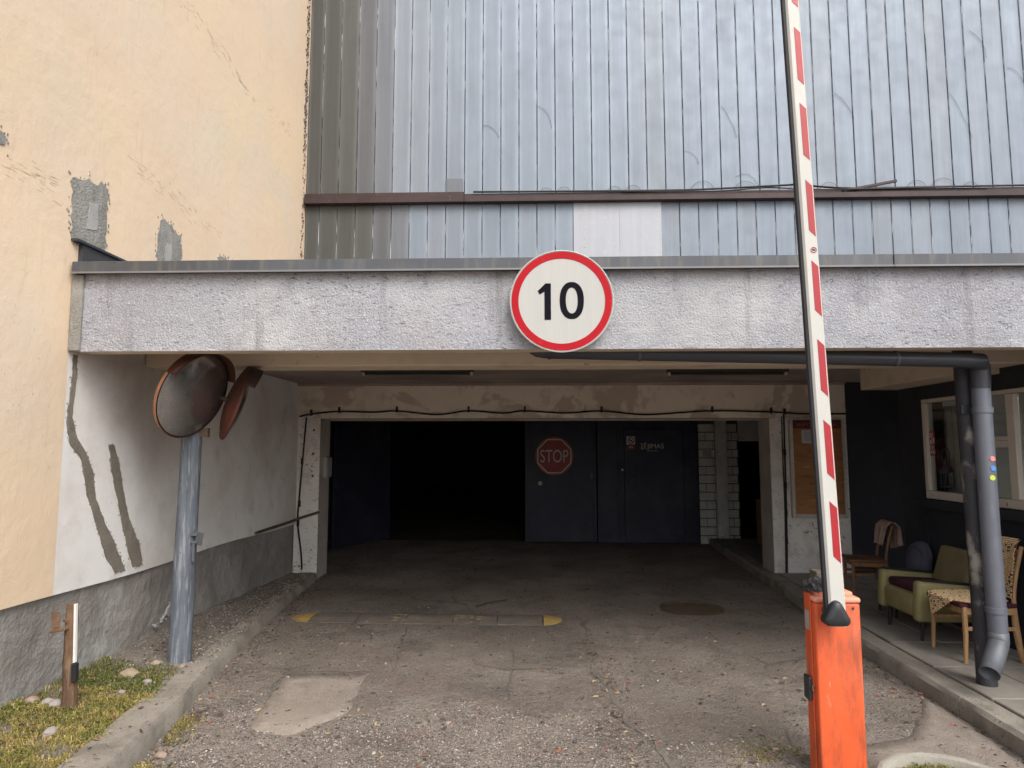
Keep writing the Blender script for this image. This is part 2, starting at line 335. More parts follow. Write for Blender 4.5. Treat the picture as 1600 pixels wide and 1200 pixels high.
MT['silver'] = M('bare_zinc_fitting', (.5, .5, .48), .4, .7, bump=0)

gm = bpy.data.materials.new('dusty_window_glass')
gm.use_nodes = True
_b = gm.node_tree.nodes['Principled BSDF']
_b.inputs['Base Color'].default_value = (.85, .88, .87, 1)
_b.inputs['Roughness'].default_value = .03
_b.inputs['Transmission Weight'].default_value = 1.0
_b.inputs['IOR'].default_value = 1.45
MT['glass'] = gm


# ------------------------------------------------------------------ helpers
class MB:
    def __init__(self):
        self.bm = bmesh.new()

    def _cube(self, mat, bev=0, seg=2):
        r = bmesh.ops.create_cube(self.bm, size=1.0, matrix=mat)
        if bev:
            es = list({e for v in r['verts'] for e in v.link_edges})
            bmesh.ops.bevel(self.bm, geom=es, offset=bev, segments=seg, profile=.5, affect='EDGES')
        return self

    def box(self, x0, x1, y0, y1, z0, z1, bev=0, seg=2):
        return self._cube(Matrix.Translation(((x0 + x1) / 2, (y0 + y1) / 2, (z0 + z1) / 2)) @ Matrix.Diagonal((abs(x1 - x0), abs(y1 - y0), abs(z1 - z0), 1)), bev, seg)

    def rbox(self, c, size, rot=None, bev=0, seg=2):
        m = Matrix.Translation(c)
        if rot is not None:
            m = m @ rot.to_4x4()
        # scale first, bevel in world units: bevel works on scaled verts
        return self._cube(m @ Matrix.Diagonal((*size, 1)), bev, seg)

    def tube(self, pts, r, n=10, caps=True):
        pts = [Vector(p) for p in pts]
        rs = r if isinstance(r, (list, tuple)) else [r] * len(pts)
        rings = []
        up = None
        for i, p in enumerate(pts):
            t = (pts[min(i + 1, len(pts) - 1)] - pts[max(i - 1, 0)]).normalized()
            if up is None:
                up = Vector((0, 0, 1)) if abs(t.z) < .9 else Vector((1, 0, 0))
            a = t.cross(up).normalized()
            up = a.cross(t).normalized()
            rings.append([self.bm.verts.new(p + (a * math.cos(2 * math.pi * k / n) + up * math.sin(2 * math.pi * k / n)) * rs[i]) for k in range(n)])
        for a, b in zip(rings, rings[1:]):
            for k in range(n):
                self.bm.faces.new((a[k], a[(k + 1) % n], b[(k + 1) % n], b[k]))
        if caps:
            self.bm.faces.new(rings[0][::-1])
            self.bm.faces.new(rings[-1])
        return self

    def prism(self, pts, ext):
        ext = Vector(ext)
        a = [self.bm.verts.new(Vector(p)) for p in pts]
        b = [self.bm.verts.new(Vector(p) + ext) for p in pts]
        n = len(a)
        fs = [self.bm.faces.new(a[::-1]), self.bm.faces.new(b)]
        for k in range(n):
            fs.append(self.bm.faces.new((a[k], a[(k + 1) % n], b[(k + 1) % n], b[k])))
        return self

    def lathe(self, prof, c, axis=(0, 0, 1), n=32, closed=False):
        q = Vector(axis).to_track_quat('Z', 'Y')
        rings = []
        for (r, h) in prof:
            if r < 1e-6:
                rings.append([self.bm.verts.new(Vector(c) + q @ Vector((0, 0, h)))])
            else:
                rings.append([self.bm.verts.new(Vector(c) + q @ Vector((r * math.cos(2 * math.pi * k / n), r * math.sin(2 * math.pi * k / n), h))) for k in range(n)])
        prs = list(zip(rings, rings[1:]))
        if closed:
            prs.append((rings[-1], rings[0]))
        for a, b in prs:
            if len(a) == 1 and len(b) == 1:
                continue
            for k in range(n):
                k2 = (k + 1) % n
                if len(a) == 1:
                    self.bm.faces.new((a[0], b[k2], b[k]))
                elif len(b) == 1:
                    self.bm.faces.new((a[k], a[k2], b[0]))
                else:
                    self.bm.faces.new((a[k], a[k2], b[k2], b[k]))
        return self

    def grid(self, f, nu, nv):
        vs = [[self.bm.verts.new(f(i / nu, j / nv)) for j in range(nv + 1)] for i in range(nu + 1)]
        for i in range(nu):
            for j in range(nv):
                self.bm.faces.new((vs[i][j], vs[i + 1][j], vs[i + 1][j + 1], vs[i][j + 1]))
        return self

    def build(self, name, mat, parent=None, smooth=False, local=False, fixn=True):
        if fixn:
            bmesh.ops.recalc_face_normals(self.bm, faces=self.bm.faces)
        if parent is not None and not local:
            off = Vector((0, 0, 0))
            p = parent
            while p is not None:
                off += p.location
                p = p.parent
            for v in self.bm.verts:
                v.co -= off
        me = bpy.data.meshes.new(name)
        self.bm.to_mesh(me)
        self.bm.free()
        if isinstance(mat, (list, tuple)):
            for m in mat:
                me.materials.append(m)
        else:
            me.materials.append(mat)
        if smooth:
            me.polygons.foreach_set('use_smooth', [True] * len(me.polygons))
            if smooth is not True:
                me.set_sharp_from_angle(angle=R(smooth))
        o = bpy.data.objects.new(name, me)
        COL.objects.link(o)
        o.parent = parent
        return o


def tag(o, label, cat, group=None):
    o['label'] = label
    o['category'] = cat
    if group:
        o['group'] = group
    return o


def thing(name, label, cat, loc=(0, 0, 0), rz=0, group=None):
    o = bpy.data.objects.new(name, None)
    o.empty_display_size = .1
    COL.objects.link(o)
    o.location = loc
    o.rotation_euler = (0, 0, rz)
    return tag(o, label, cat, group)


def structure(o):
    o['kind'] = 'structure'
    return o


def stuff(o):
    o['kind'] = 'stuff'
    return o


def raw_mesh(name, verts, faces, mats, parent=None, midx=None, smooth=False):
    me = bpy.data.meshes.new(name)
    me.from_pydata(verts, [], faces)
    for m in mats:
        me.materials.append(m)
    if midx is not None:
        me.polygons.foreach_set('material_index', midx)
    if smooth:
        me.polygons.foreach_set('use_smooth', [True] * len(me.polygons))
    me.update()
    o = bpy.data.objects.new(name, me)
    COL.objects.link(o)
    o.parent = parent
    return o


def text(name, body, mat, parent, centre, width=None, height=None, face='-Y', ext=.0015, bold=0.0):
    cu = bpy.data.curves.new(name, 'FONT')
    cu.body = body
    cu.align_x = 'LEFT'
    cu.extrude = .02
    cu.offset = bold
    to = bpy.data.objects.new(name, cu)
    COL.objects.link(to)
    dg = bpy.context.evaluated_depsgraph_get()
    me = bpy.data.meshes.new_from_object(to.evaluated_get(dg))
    bpy.data.objects.remove(to)
    bpy.data.curves.remove(cu)
    co = np.empty(len(me.vertices) * 3)
    me.vertices.foreach_get('co', co)
    co = co.reshape(-1, 3)
    mn, mx = co.min(0), co.max(0)
    sx = width / (mx[0] - mn[0]) if width else None
    sy = height / (mx[1] - mn[1]) if height else sx
    sx = sx or sy
    u = (co[:, 0] - (mn[0] + mx[0]) / 2) * sx
    v = (co[:, 1] - (mn[1] + mx[1]) / 2) * sy
    w = co[:, 2] / .02 * ext
    off = Vector((0, 0, 0))
    p = parent
    while p is not None:
        off += p.location
        p = p.parent
    c = Vector(centre) - off
    if face == '-Y':
        out = np.stack([c.x + u, c.y - w, c.z + v], 1)
    else:  # faces -X, reading direction -Y
        out = np.stack([c.x - w, c.y - u, c.z + v], 1)
    me.vertices.foreach_set('co', out.ravel())
    me.materials.clear()
    me.materials.append(mat)
    me.update()
    o = bpy.data.objects.new(name, me)
    COL.objects.link(o)
    o.parent = parent
    return o


def fbm(x, y, z=0.0, o=4):
    return mnoise.fractal(Vector((x, y, z)), 1.0, 2.0, o)


XL, YF, YB, XK = -3.11, 4.31, 8.71, 3.80
ZFB, ZCB, ZCT, ZC, ZH = 2.341, 2.862, 2.943, 2.543, 2.085

# ------------------------------------------------------------------ ground and driveway
g = MB()
g.grid(lambda u, v: Vector((-400 + 800 * u, -400 + 800 * v, -.06)), 8, 8)
structure(g.build('ground', MT['asphalt']))


def road_h(x, y):
    h = .010 * fbm(x * .7, y * .7) + .004 * fbm(x * 4, y * 4, 3)
    d = math.hypot((x + .2) / .42, (y - 5.5) / .22)
    if d < 1:
        h -= .012 * (1 - d * d)
    d = math.hypot((x + .1) / .35, (y - 7.45) / .18)
    if d < 1:
        h -= .02 * (1 - d * d)
    return h


g = MB()
g.grid(lambda u, v: Vector((-4.2 + 8.4 * u, -8 + 20.41 * v, road_h(-4.2 + 8.4 * u, -8 + 20.41 * v))), 170, 380)
structure(g.build('driveway', MT['asphalt'], smooth=True))


def sheet(name, pts, mat, dz, parent=None):
    """thin irregular slab lying on the driveway"""
    b = MB()
    P = []
    n = len(pts)
    for i in range(n):
        a, c = Vector(pts[i]), Vector(pts[(i + 1) % n])
        k = max(2, int((c - a).length / .05))
        for j in range(k):
            q = a.lerp(c, j / k)
            q += Vector((fbm(q.x * 9, q.y * 9, 1), fbm(q.x * 9, q.y * 9, 5))) * .035
            P.append((q.x, q.y))
    ctr = Vector((sum(p[0] for p in P) / len(P), sum(p[1] for p in P) / len(P)))
    rings = []
    for f_, dh in ((1.0, -.012), (.985, dz), (.7, dz), (.35, dz)):
        rings.append([b.bm.verts.new((ctr.x + (p[0] - ctr.x) * f_, ctr.y + (p[1] - ctr.y) * f_,
                                      road_h(ctr.x + (p[0] - ctr.x) * f_, ctr.y + (p[1] - ctr.y) * f_) + dh)) for p in P])
    c = b.bm.verts.new((ctr.x, ctr.y, road_h(ctr.x, ctr.y) + dz))
    m = len(P)
    for r0, r1 in zip(rings, rings[1:]):
        for k in range(m):
            b.bm.faces.new((r0[k], r0[(k + 1) % m], r1[(k + 1) % m], r1[k]))
    for k in range(m):
        b.bm.faces.new((rings[-1][k], rings[-1][(k + 1) % m], c))
    return structure(b.build(name, mat, smooth=True))


sheet('concrete_patch', [(-1.74, 4.15), (-1.87, 5.11), (-1.26, 5.17), (-1.2, 4.40), (-1.45, 4.06)], MT['patch'], .0045)
sheet('concrete_apron', [(1.82, 4.02), (2.22, 4.18), (2.44, 4.47), (2.66, 4.80), (2.68, 4.4), (2.62, 3.6), (2.45, 2.9), (1.75, 2.9), (1.78, 3.6)], MT['patch'], .0045)


# cracks cut as narrow dark seams lying in the road
def crack(pts, w):
    b = MB()
    P = []
    for a, c in zip(pts, pts[1:]):
        a, c = Vector(a), Vector(c)
        k = max(2, int((c - a).length / .05))
        P += [a.lerp(c, j / k) for j in range(k)]
    P.append(Vector(pts[-1]))
    Lr = []
    for i, p in enumerate(P):
        t = (P[min(i + 1, len(P) - 1)] - P[max(i - 1, 0)]).normalized()
        nrm = Vector((-t.y, t.x))
        p = p + nrm * .03 * fbm(p.x * 6, p.y * 6, 9)
        ww = w * (.35 + abs(fbm(p.x * 9, p.y * 9, 2)) * 1.8)
        Lr.append((p + nrm * ww, p - nrm * ww))
    vs = [(b.bm.verts.new((a.x, a.y, road_h(a.x, a.y) + .004)), b.bm.verts.new((c.x, c.y, road_h(c.x, c.y) + .004))) for a, c in Lr]
    for (a, c), (d, e) in zip(vs, vs[1:]):
        b.bm.faces.new((a, c, e, d))
    return structure(b.build('road_crack', MT['soil'], smooth=True))


crack([(.48, 6.76), (.5, 5.91), (.46, 5.25), (.53, 4.8), (.59, 4.32), (.71, 4.01), (.80, 3.4)], .022)
crack([(-1.21, 6.47), (-1.15, 5.86), (-1.07, 5.21)], .008)
crack([(-.5, 5.62), (-.46, 5.4), (-.2, 5.28), (.12, 5.32), (.25, 5.5)], .012)
crack([(-1.85, 5.15), (-1.55, 5.19), (-1.22, 5.2)], .008)

# ------------------------------------------------------------------ kerbs, verge, sidewalk
KL = [(-1.92, 1.2), (-2.02, 2.4), (-2.12, 3.5), (-2.22, 4.3), (-2.39, 5.1), (-2.57, 6.5), (-2.70, 7.6), (-2.79, 8.7)]


def kx(y, K=KL):
    for (x0, y0), (x1, y1) in zip(K, K[1:]):
        if y <= y1:
            return x0 + (x1 - x0) * (y - y0) / (y1 - y0)
    return K[-1][0]


kerb_l = thing('kerb', 'low concrete kerb curving along the left verge towards the garage', 'kerb', (-2.2, 4.3, 0))
structure(kerb_l)
del kerb_l['category']
ys = [1.2, 2.25, 3.28, 4.28, 5.02, 6.0, 7.0, 7.9, 8.7]
for i, (a, b_) in enumerate(zip(ys, ys[1:])):
    b = MB()
    y0, y1 = a + .006, b_ - .006
    top = .12 + rnd.uniform(-.008, .008) - (.03 if a > 5 else 0)
    wd = .27 if a < 5 else .2
    n = 8
    rows = []
    for k in range(n + 1):
        y = y0 + (y1 - y0) * k / n
        x = kx(y)
        j = lambda s: .008 * fbm(y * 6, s * 3.1, i)
        rows.append([b.bm.verts.new(p) for p in ((x, y, -.08), (x - .012 + j(1), y, top - .03), (x - .035 + j(2), y, top + j(3) * .6), (x - wd + .02, y, top + .004 + j(4) * .6), (x - wd, y, top - .015), (x - wd, y, -.08))])
    for p, q in zip(rows, rows[1:]):
        for k in range(6):
            b.bm.faces.new((p[k], p[(k + 1) % 6], q[(k + 1) % 6], q[k]))
    b.bm.faces.new(rows[0][::-1])
    b.bm.faces.new(rows[-1])
    b.build('kerbstone', MT['kerb'], kerb_l, smooth=40)


def verge_h(x, y):
    k = kx(y) - .2
    t = min(1, max(0, (k - x) / max(.2, k + 3.12)))
    z0 = .10 if y < 5.1 else .085
    z1 = .17 if y < 6 else .17 - .03 * (y - 6)
    return z0 + (z1 - z0) * t + .018 * fbm(x * 3, y * 3, 4) + .006 * fbm(x * 15, y * 15, 6)


def vf(u, v):
    y = 1.2 + 7.6 * v
    x0, x1 = -3.16, kx(y) - .12
    x = x0 + (x1 - x0) * u
    return Vector((x, y, verge_h(x, y)))


structure(MB().grid(vf, 30, 160).build('verge', MT['soil'], smooth=True))

KR = [(2.66, 1.5), (2.70, 3.5), (2.71, 5.8), (2.90, 8.3), (3.06, 11.9)]
kerb_r = structure(thing('kerb', 'concrete kerb edging the raised pavement on the right', 'kerb', (2.7, 4.3, 0)))
del kerb_r['category']
ys = [1.5, 2.5, 3.52, 4.5, 5.5, 6.5, 7.5, 8.45, 9.6, 10.8, 11.9]
for i, (a, b_) in enumerate(zip(ys, ys[1:])):
    b = MB()
    y0, y1 = a + .004, b_ - .004
    top = .118 + rnd.uniform(-.006, .006)
    n = 8
    rows = []
    for k in range(n + 1):
        y = y0 + (y1 - y0) * k / n
        x = kx(y, KR)
        j = lambda s: .007 * fbm(y * 7, s * 2.3, i + 20)
        rows.append([b.bm.verts.new(p) for p in ((x, y, -.08), (x + j(1), y, top - .025), (x + .022 + j(2), y, top + j(3) * .5), (x + .17, y, top + j(4) * .5), (x + .17, y, -.08))])
    for p, q in zip(rows, rows[1:]):
        for k in range(5):
            b.bm.faces.new((p[k], p[(k + 1) % 5], q[(k + 1) % 5], q[k]))
    b.bm.faces.new(rows[0])
    b.bm.faces.new(rows[-1][::-1])
    b.build('kerbstone', MT['kerb'], kerb_r, smooth=40)

walk = structure(thing('sidewalk', 'raised pavement of grey slabs in front of the kiosk', 'pavement', (3.3, 5, 0)))
del walk['category']
b = MB()
b.prism([(kx(y, KR) + .12, y, .0) for y in (1.5, 3.5, 5.8, 8.3, 11.9)] + [(5.2, 11.9, .0), (5.2, 1.5, .0)], (0, 0, .085))
b.build('bedding', MT['soil'], walk)
y = 1.5
while y < 8.6:
    y1 = min(y + rnd.choice((.62, .78, .7)), 8.66)
    x = kx((y + y1) / 2, KR) + .183
    xs = [x, x + .40, x + .78, XK - .01 if y < 7 else 4.3]
    for x0, x1 in zip(xs, xs[1:]):
        if x1 - x0 < .06:
            continue
        b = MB()
        z = .117 + rnd.uniform(-.006, .005)
        b.rbox(((x0 + x1) / 2, (y + y1) / 2, z - .03), (x1 - x0 - .014, y1 - y - .014, .06), Matrix.Rotation(rnd.uniform(-.006, .006), 3, 'Y') @ Matrix.Rotation(rnd.uniform(-.008, .008), 3, 'Z'), .006, 1)
        b.build('paving_slab', MT['slab'], walk)
    y = y1
b = MB()
b.prism([(kx(y_, KR) + .173, y_, .05) for y_ in (8.68, 10, 11.88)] + [(5.2, 11.88, .05), (5.2, 8.68, .05)], (0, 0, .072))
b.build('platform', MT['slab'], walk)

# ------------------------------------------------------------------ left plastered building
pb = thing('plastered_building', 'cream plastered building with grey plinth and peeling patches on the left', 'building', (XL, 4.3, 0))


def wall_sheet(name, y0, y1, zf0, zf1, mat, x, nu, nv, amp):
    b = MB()

    def f(u, v):
        y = y0 + (y1 - y0) * u
        za, zb = zf0(y), zf1(y)
        z = za + (zb - za) * v
        e = min(1, u * nu / 2, (1 - u) * nu / 2, v * nv / 2, (1 - v) * nv / 2)
        return Vector((x + amp * fbm(y * 1.5, z * 1.5, 8) * e, y, z))
    b.grid(f, nu, nv)
    # returns to give the sheet its depth
    for (ya, yb, fz) in ((y0, y1, zf0), (y0, y1, zf1)):
        b.grid(lambda u, v, ya=ya, yb=yb, fz=fz: Vector((x - .2 * v, ya + (yb - ya) * u, fz(ya + (yb - ya) * u))), 20, 1)
    for ye in (y0, y1):
        b.grid(lambda u, v, ye=ye: Vector((x - .2 * v, ye, zf0(ye) + (zf1(ye) - zf0(ye)) * u)), 4, 1)
    return b.build(name, mat, pb, smooth=40)


dado = lambda y: .745 + .012 * math.sin(y * 2.1) - .006 * (y - 4)
edge = 4.305
wall_sheet('cream_wall', 1.8, edge, dado, lambda y: 9.5, MT['cream'], XL, 40, 120, .004)
wall_sheet('cream_wall', edge, 9.4, lambda y: 2.93, lambda y: 9.5, MT['cream'], XL, 70, 90, .004)
wall_sheet('white_wall', edge, 9.4, dado, lambda y: 2.93, MT['whitewall'], XL - .002, 80, 34, .004)
wall_sheet('plinth', 1.8, 9.4, lambda y: -.1, lambda y: dado(y) + .05, MT['plinth'], XL - .028, 120, 20, .02)
MB().box(-12, XL - .19, 1.81, 8.95, 0, 9.5).build('wall_core', MT['cream'], pb)
MB().box(-12, XL - .19, 8.955, 22, 2.9, 9.5).build('wall_core', MT['cream'], pb)
MB().box(-12.2, XL + .12, 1.6, 22, 9.52, 9.72).build('eaves', MT['coping'], pb)
MB().box(XL - .01, XL + .03, 4.34, 8.66, 2.93, 3.085).build('roof_upstand', MT['bitumen'], pb)
MB().box(XL - .01, XL + .045, 4.26, 8.66, 3.088, 3.105).build('flashing_strip', MT['flashedge'], pb)


def patch(poly, mat, name, th=.006, jag=.018, x=XL):
    b = MB()
    P = []
    n = len(poly)
    for i in range(n):
        a, c = Vector(poly[i]), Vector(poly[(i + 1) % n])
        k = max(1, int((c - a).length / .03))
        for j in range(k):
            q = a.lerp(c, j / k)
            P.append((x - .012, q.x + jag * rnd.uniform(-1, 1) * .7 + jag * fbm(q.x * 9, q.y * 9, 1), q.y + jag * .7 * rnd.uniform(-1, 1)))
    top = x + th - .001
    P = [(x - .012, p[1], p[2]) for p in P]
    b.prism(P, (top - (x - .012), 0, 0))
    for p in P:
        for _ in range(2):
            yy, zz = p[1] + rnd.gauss(0, jag * 1.1), p[2] + rnd.gauss(0, jag * 1.1)
            r_ = rnd.uniform(.15, .55) * jag
            a0 = rnd.uniform(0, 6)
            n5 = 6
            b.prism([(x - .012, yy + r_ * rnd.uniform(.5, 1.2) * math.cos(a0 + k * 6.283 / n5), zz + 1.5 * r_ * rnd.uniform(.5, 1.2) * math.sin(a0 + k * 6.283 / n5)) for k in range(n5)], (top - rnd.uniform(.0003, .0016) - (x - .012), 0, 0))
    return b.build(name, mat, pb)


patch([(4.231, 3.495), (4.277, 3.541), (4.316, 3.539), (4.405, 3.581), (4.455, 3.55), (4.488, 3.573), (4.526, 3.617), (4.571, 3.597), (4.613, 3.541), (4.621, 3.375), (4.603, 3.249), (4.62, 3.165), (4.59, 3.11), (4.277, 3.10), (4.25, 3.155), (4.25, 3.288)], MT['mortar'], 'mortar_patch')
patch([(4.418, 3.41), (4.508, 3.44), (4.508, 3.245), (4.394, 3.207)], MT['mortar_light'], 'mortar_patch', .009, .008)
patch([(5.288, 3.584), (5.342, 3.62), (5.463, 3.606), (5.56, 3.564), (5.602, 3.561), (5.634, 3.443), (5.627, 3.2), (5.258, 3.15), (5.261, 3.357), (5.279, 3.472)], MT['mortar'], 'mortar_patch')
patch([(5.389, 3.422), (5.477, 3.44), (5.485, 3.2), (5.379, 3.18)], MT['mortar_light'], 'mortar_patch', .009, .008)
patch([(6.286, 3.474), (6.343, 3.594), (6.438, 3.595), (6.609, 3.604), (6.60, 3.45)], MT['mortar'], 'mortar_patch')
patch([(3.534, 3.497), (3.639, 3.553), (3.661, 3.521), (3.648, 3.463), (3.542, 3.413)], MT['mortar'], 'mortar_patch')
patch([(4.356, 2.327), (4.356, 2.127), (4.324, 1.867), (4.367, 1.74), (4.505, 1.609), (4.572, 1.387), (4.695, 1.154), (4.823, .91), (4.95, .77), (5.067, .77), (4.928, .987), (4.802, 1.141), (4.678, 1.335), (4.634, 1.517), (4.547, 1.653), (4.425, 1.784), (4.385, 1.9), (4.40, 2.129), (4.39, 2.327)], MT['mortar_olive'], 'mortar_streak', .004, .008)
patch([(4.786, 1.72), (4.842, 1.509), (4.94, 1.267), (5.041, 1.018), (5.162, .775), (5.289, .775), (5.238, .942), (5.114, 1.106), (5.015, 1.309), (4.91, 1.601), (4.846, 1.721)], MT['mortar_olive'], 'mortar_streak', .004, .008)
for _p in ([(5.62, .25), (5.66, .28), (5.72, .33), (5.76, .37), (5.78, .31), (5.74, .27), (5.70, .28)], [(5.52, .23), (5.55, .25), (5.58, .23), (5.55, .21)], [(5.80, .36), (5.84, .40), (5.86, .36)]):
    patch(_p, MT['mortar_light'], 'flaking_paint', .006, .012, XL - .012)


def scrape(pts, w):
    b = MB()
    for s in range(len(pts) * 16):
        t = s / (len(pts) * 16) * (len(pts) - 1)
        i = int(t)
        a, c = Vector(pts[i]), Vector(pts[i + 1])
        q = a.lerp(c, t - i)
        d = (c - a).normalized()
        if rnd.random() < .3:
            continue
        L_ = rnd.uniform(.01, .045)
        q = q + Vector((rnd.gauss(0, .035), rnd.gauss(0, .035)))
        d = Vector((d.x, d.y + rnd.uniform(-.25, .1))).normalized()
        nn = Vector((-d.y, d.x)) * w * .5 * rnd.uniform(.2, 1)
        X = XL + .004 * fbm(q.x * 1.5, q.y * 1.5, 8) + .0012
        b.prism([(X - .004, *(q - d * L_)), (X - .004, *(q + nn)), (X - .004, *(q + d * L_)), (X - .004, *(q - nn))], (.004, 0, 0))
    return stuff(b.build('wall_scrape', MT['scratch'], pb))


scrape([(5.406, 5.628), (5.736, 5.705), (6.055, 5.625), (6.252, 5.683), (6.548, 5.62), (6.787, 5.577), (7.211, 5.623), (7.788, 5.725), (8.231, 5.732)], .007)
scrape([(4.902, 3.897), (5.261, 3.877), (5.564, 3.872), (5.904, 3.83), (6.349, 3.824)], .005)
scrape([(3.7, 3.36), (3.9, 3.38), (4.15, 3.4)], .003)
# ragged dark joint in the corner against the cladding
b = MB()
for k in range(420):
    z = rnd.choice((rnd.uniform(3.0, 8.6), rnd.uniform(5.6, 8.6)))
    y = 8.60 + rnd.gauss(0, .028)
    hgt = rnd.uniform(.006, .04)
    b.prism([(XL, y, z), (XL, y + rnd.uniform(.004, .018), z + hgt * .3), (XL, y + rnd.uniform(-.005, .02), z + hgt)], (.012, 0, 0))
stuff(b.build('corner_crumbs', MT['joint'], pb))

# ------------------------------------------------------------------ metal clad building with garage
mb = thing('metal_clad_building', 'building clad in vertical metal panels above the dark garage opening', 'building', (0, YB, 0))
MB().box(XL + .0, 9.0, YB + .03, 22, 2.2, 9.5).build('wall_core', MT['gap'], mb)
MB().box(XL, 9.2, YB - .2, 22.1, 9.52, 9.7).build('parapet', MT['coping'], mb)


def panel(x0, x1, z0, z1, mat, i):
    """one folded cladding strip: slightly dished face, rolled edges standing proud"""
    b = MB()
    w = x1 - x0
    tilt = rnd.uniform(-.0012, .0012)
    bow = rnd.uniform(-.0005, .0008)
    prof = [(.003, .03), (.003, .001), (.007, -.003), (.012, .001), (.016, .002), (.25 * w, .002 + bow * .6), (.5 * w, .002 + bow), (.75 * w, .002 + bow * .6), (w - .010, .002), (w - .005, .004), (w - .005, .03)]
    nz = 10 if z1 - z0 > 2 else 4
    rows = []
    for k in range(nz + 1):
        z = z0 + (z1 - z0) * k / nz
        wob = .0010 * fbm(i * 3.3, z * .7, 2) + .0004 * fbm(i * 1.7, z * 3, 6)
        rows.append([b.bm.verts.new((x0 + px, YB + py + tilt * (px / w - .5) * 2 + wob * math.sin(math.pi * px / w), z)) for px, py in prof])
    for p, q in zip(rows, rows[1:]):
        for k in range(len(prof) - 1):
            b.bm.faces.new((p[k], p[k + 1], q[k + 1], q[k]))
    b.bm.faces.new(rows[0])
    b.bm.faces.new(rows[-1])
    o = b.build('cladding_panel', mat, mb, smooth=25)
    s = MB()
    s.tube([(x0 + w - .001, YB - .002, z0 + .01), (x0 + w - .001 + rnd.uniform(-.003, .003), YB - .002, (z0 + z1) / 2), (x0 + w - .001, YB - .002, z1)], .0026, 5)
    s.build('seam_edge', MT['seam'], o, smooth=True)
    return o


x, i = XL + .01, 0
x1 = -2.908
while x < 7.3:
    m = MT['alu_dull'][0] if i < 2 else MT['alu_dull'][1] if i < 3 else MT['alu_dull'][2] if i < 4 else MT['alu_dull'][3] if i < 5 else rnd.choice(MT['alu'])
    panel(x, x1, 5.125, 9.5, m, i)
    x, x1, i = x1, x1 + (.2475 if i < 22 else .2545), i + 1
x_gap = .64
x, i = XL + .01, 0
x1 = -2.914
while x < 7.2:
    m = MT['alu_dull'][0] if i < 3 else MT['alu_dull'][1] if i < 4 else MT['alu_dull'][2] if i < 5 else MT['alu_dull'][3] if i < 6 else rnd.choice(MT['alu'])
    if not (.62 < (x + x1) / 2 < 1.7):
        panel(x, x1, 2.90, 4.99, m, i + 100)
        if x1 < .7:
            x_gap = x1 - .004
    if abs(x1 - .657) < .05:
        x1 = .657
    elif .657 < x1 < 1.715 and x1 + .2475 > 1.6:
        x1 = 1.715
    x, x1, i = x1, x1 + (.2475 if x1 < 1.5 else .2535), i + 1
# trim the panel that would stop short of the pale sheet
b = MB()
b.box(x_gap, 1.168, YB - .012, YB + .02, 2.9, 4.985, .002, 1)
b.build('pale_sheet', MT['whitesheet'], mb)
b = MB()
b.box(1.162, 1.722, YB - .016, YB + .02, 2.9, 4.985, .002, 1)
b.build('pale_sheet', MT['whitesheet'], mb)
b = MB()
for k in range(16):
    for xx in (.70, 1.66):
        b.lathe([(0, -.004), (.006, -.003), (.008, .002)], (xx, YB - .016, 3.0 + k * .125), (0, 1, 0), 8)
stuff(b.build('rivets', MT['silver'], mb))

b = MB()
b.box(XL + .01, -.925, YB - .075, YB + .02, 5.055, 5.135, .004, 1)
b.build('rail', MT['rail'], mb)
b = MB()
b.box(XL + .01, -.925, YB - .095, YB + .02, 4.988, 5.052, .004, 1)
b.build('rail', MT['rail'], mb)
b = MB()
b.box(-.922, 7.2, YB - .07, YB + .02, 5.062, 5.108, .004, 1)
b.box(-.922, 7.2, YB - .10, YB + .02, 4.985, 5.059, .004, 1)
b.build('rail', MT['rail'], mb)
# loosened sheet flaps and scuffs at the foot of the upper panels
fl = MB()
for xx, r_ in ((.18, .09), (.42, .1), (1.1, .1), (1.35, .11), (2.28, .16), (2.85, .15), (3.55, .12), (3.95, .12), (5.1, .13), (5.45, .16), (5.8, .1)):
    pts = [(xx + r_ * math.cos(t), YB - .012 - .01 * math.sin(t), 5.11 + r_ * .95 * math.sin(t)) for t in np.linspace(.25, 2.9, 12)]
    fl.tube(pts, .0026, 5)
for tri in ([(-.674, 6.099), (-.543, 6.051), (-.455, 5.913)], [(.071, 6.361), (.202, 6.267), (.261, 6.038)], [(4.09, 6.473), (4.252, 6.289), (4.328, 6.107)],
            [(2.561, 6.318), (2.667, 6.135), (2.761, 5.863)], [(5.614, 6.445), (5.762, 6.128), (5.867, 5.814)], [(5.923, 7.331), (6.082, 7.163), (6.126, 6.934)],
            [(6.394, 6.792), (6.516, 6.727), (6.589, 6.581)], [(2.054, 5.694), (2.181, 5.629), (2.238, 5.512)], [(2.727, 5.327), (2.898, 5.36), (3.027, 5.19)]):
    a, m_, c = [Vector((p[0], YB - .01, p[1])) for p in tri]
    fl.tube([a, (a + m_) / 2 + Vector((.01, 0, .012)), m_, (m_ + c) / 2 + Vector((.012, 0, .006)), c], .0020, 5)
stuff(fl.build('curled_seal_strips', MT['sealstrip'], mb, smooth=True))
b = MB()
b.box(-1.175, -.945, YB - .02, YB - .008, 5.14, 5.34)
b.build('patch_plate', MT['alu_dull'][3], mb)

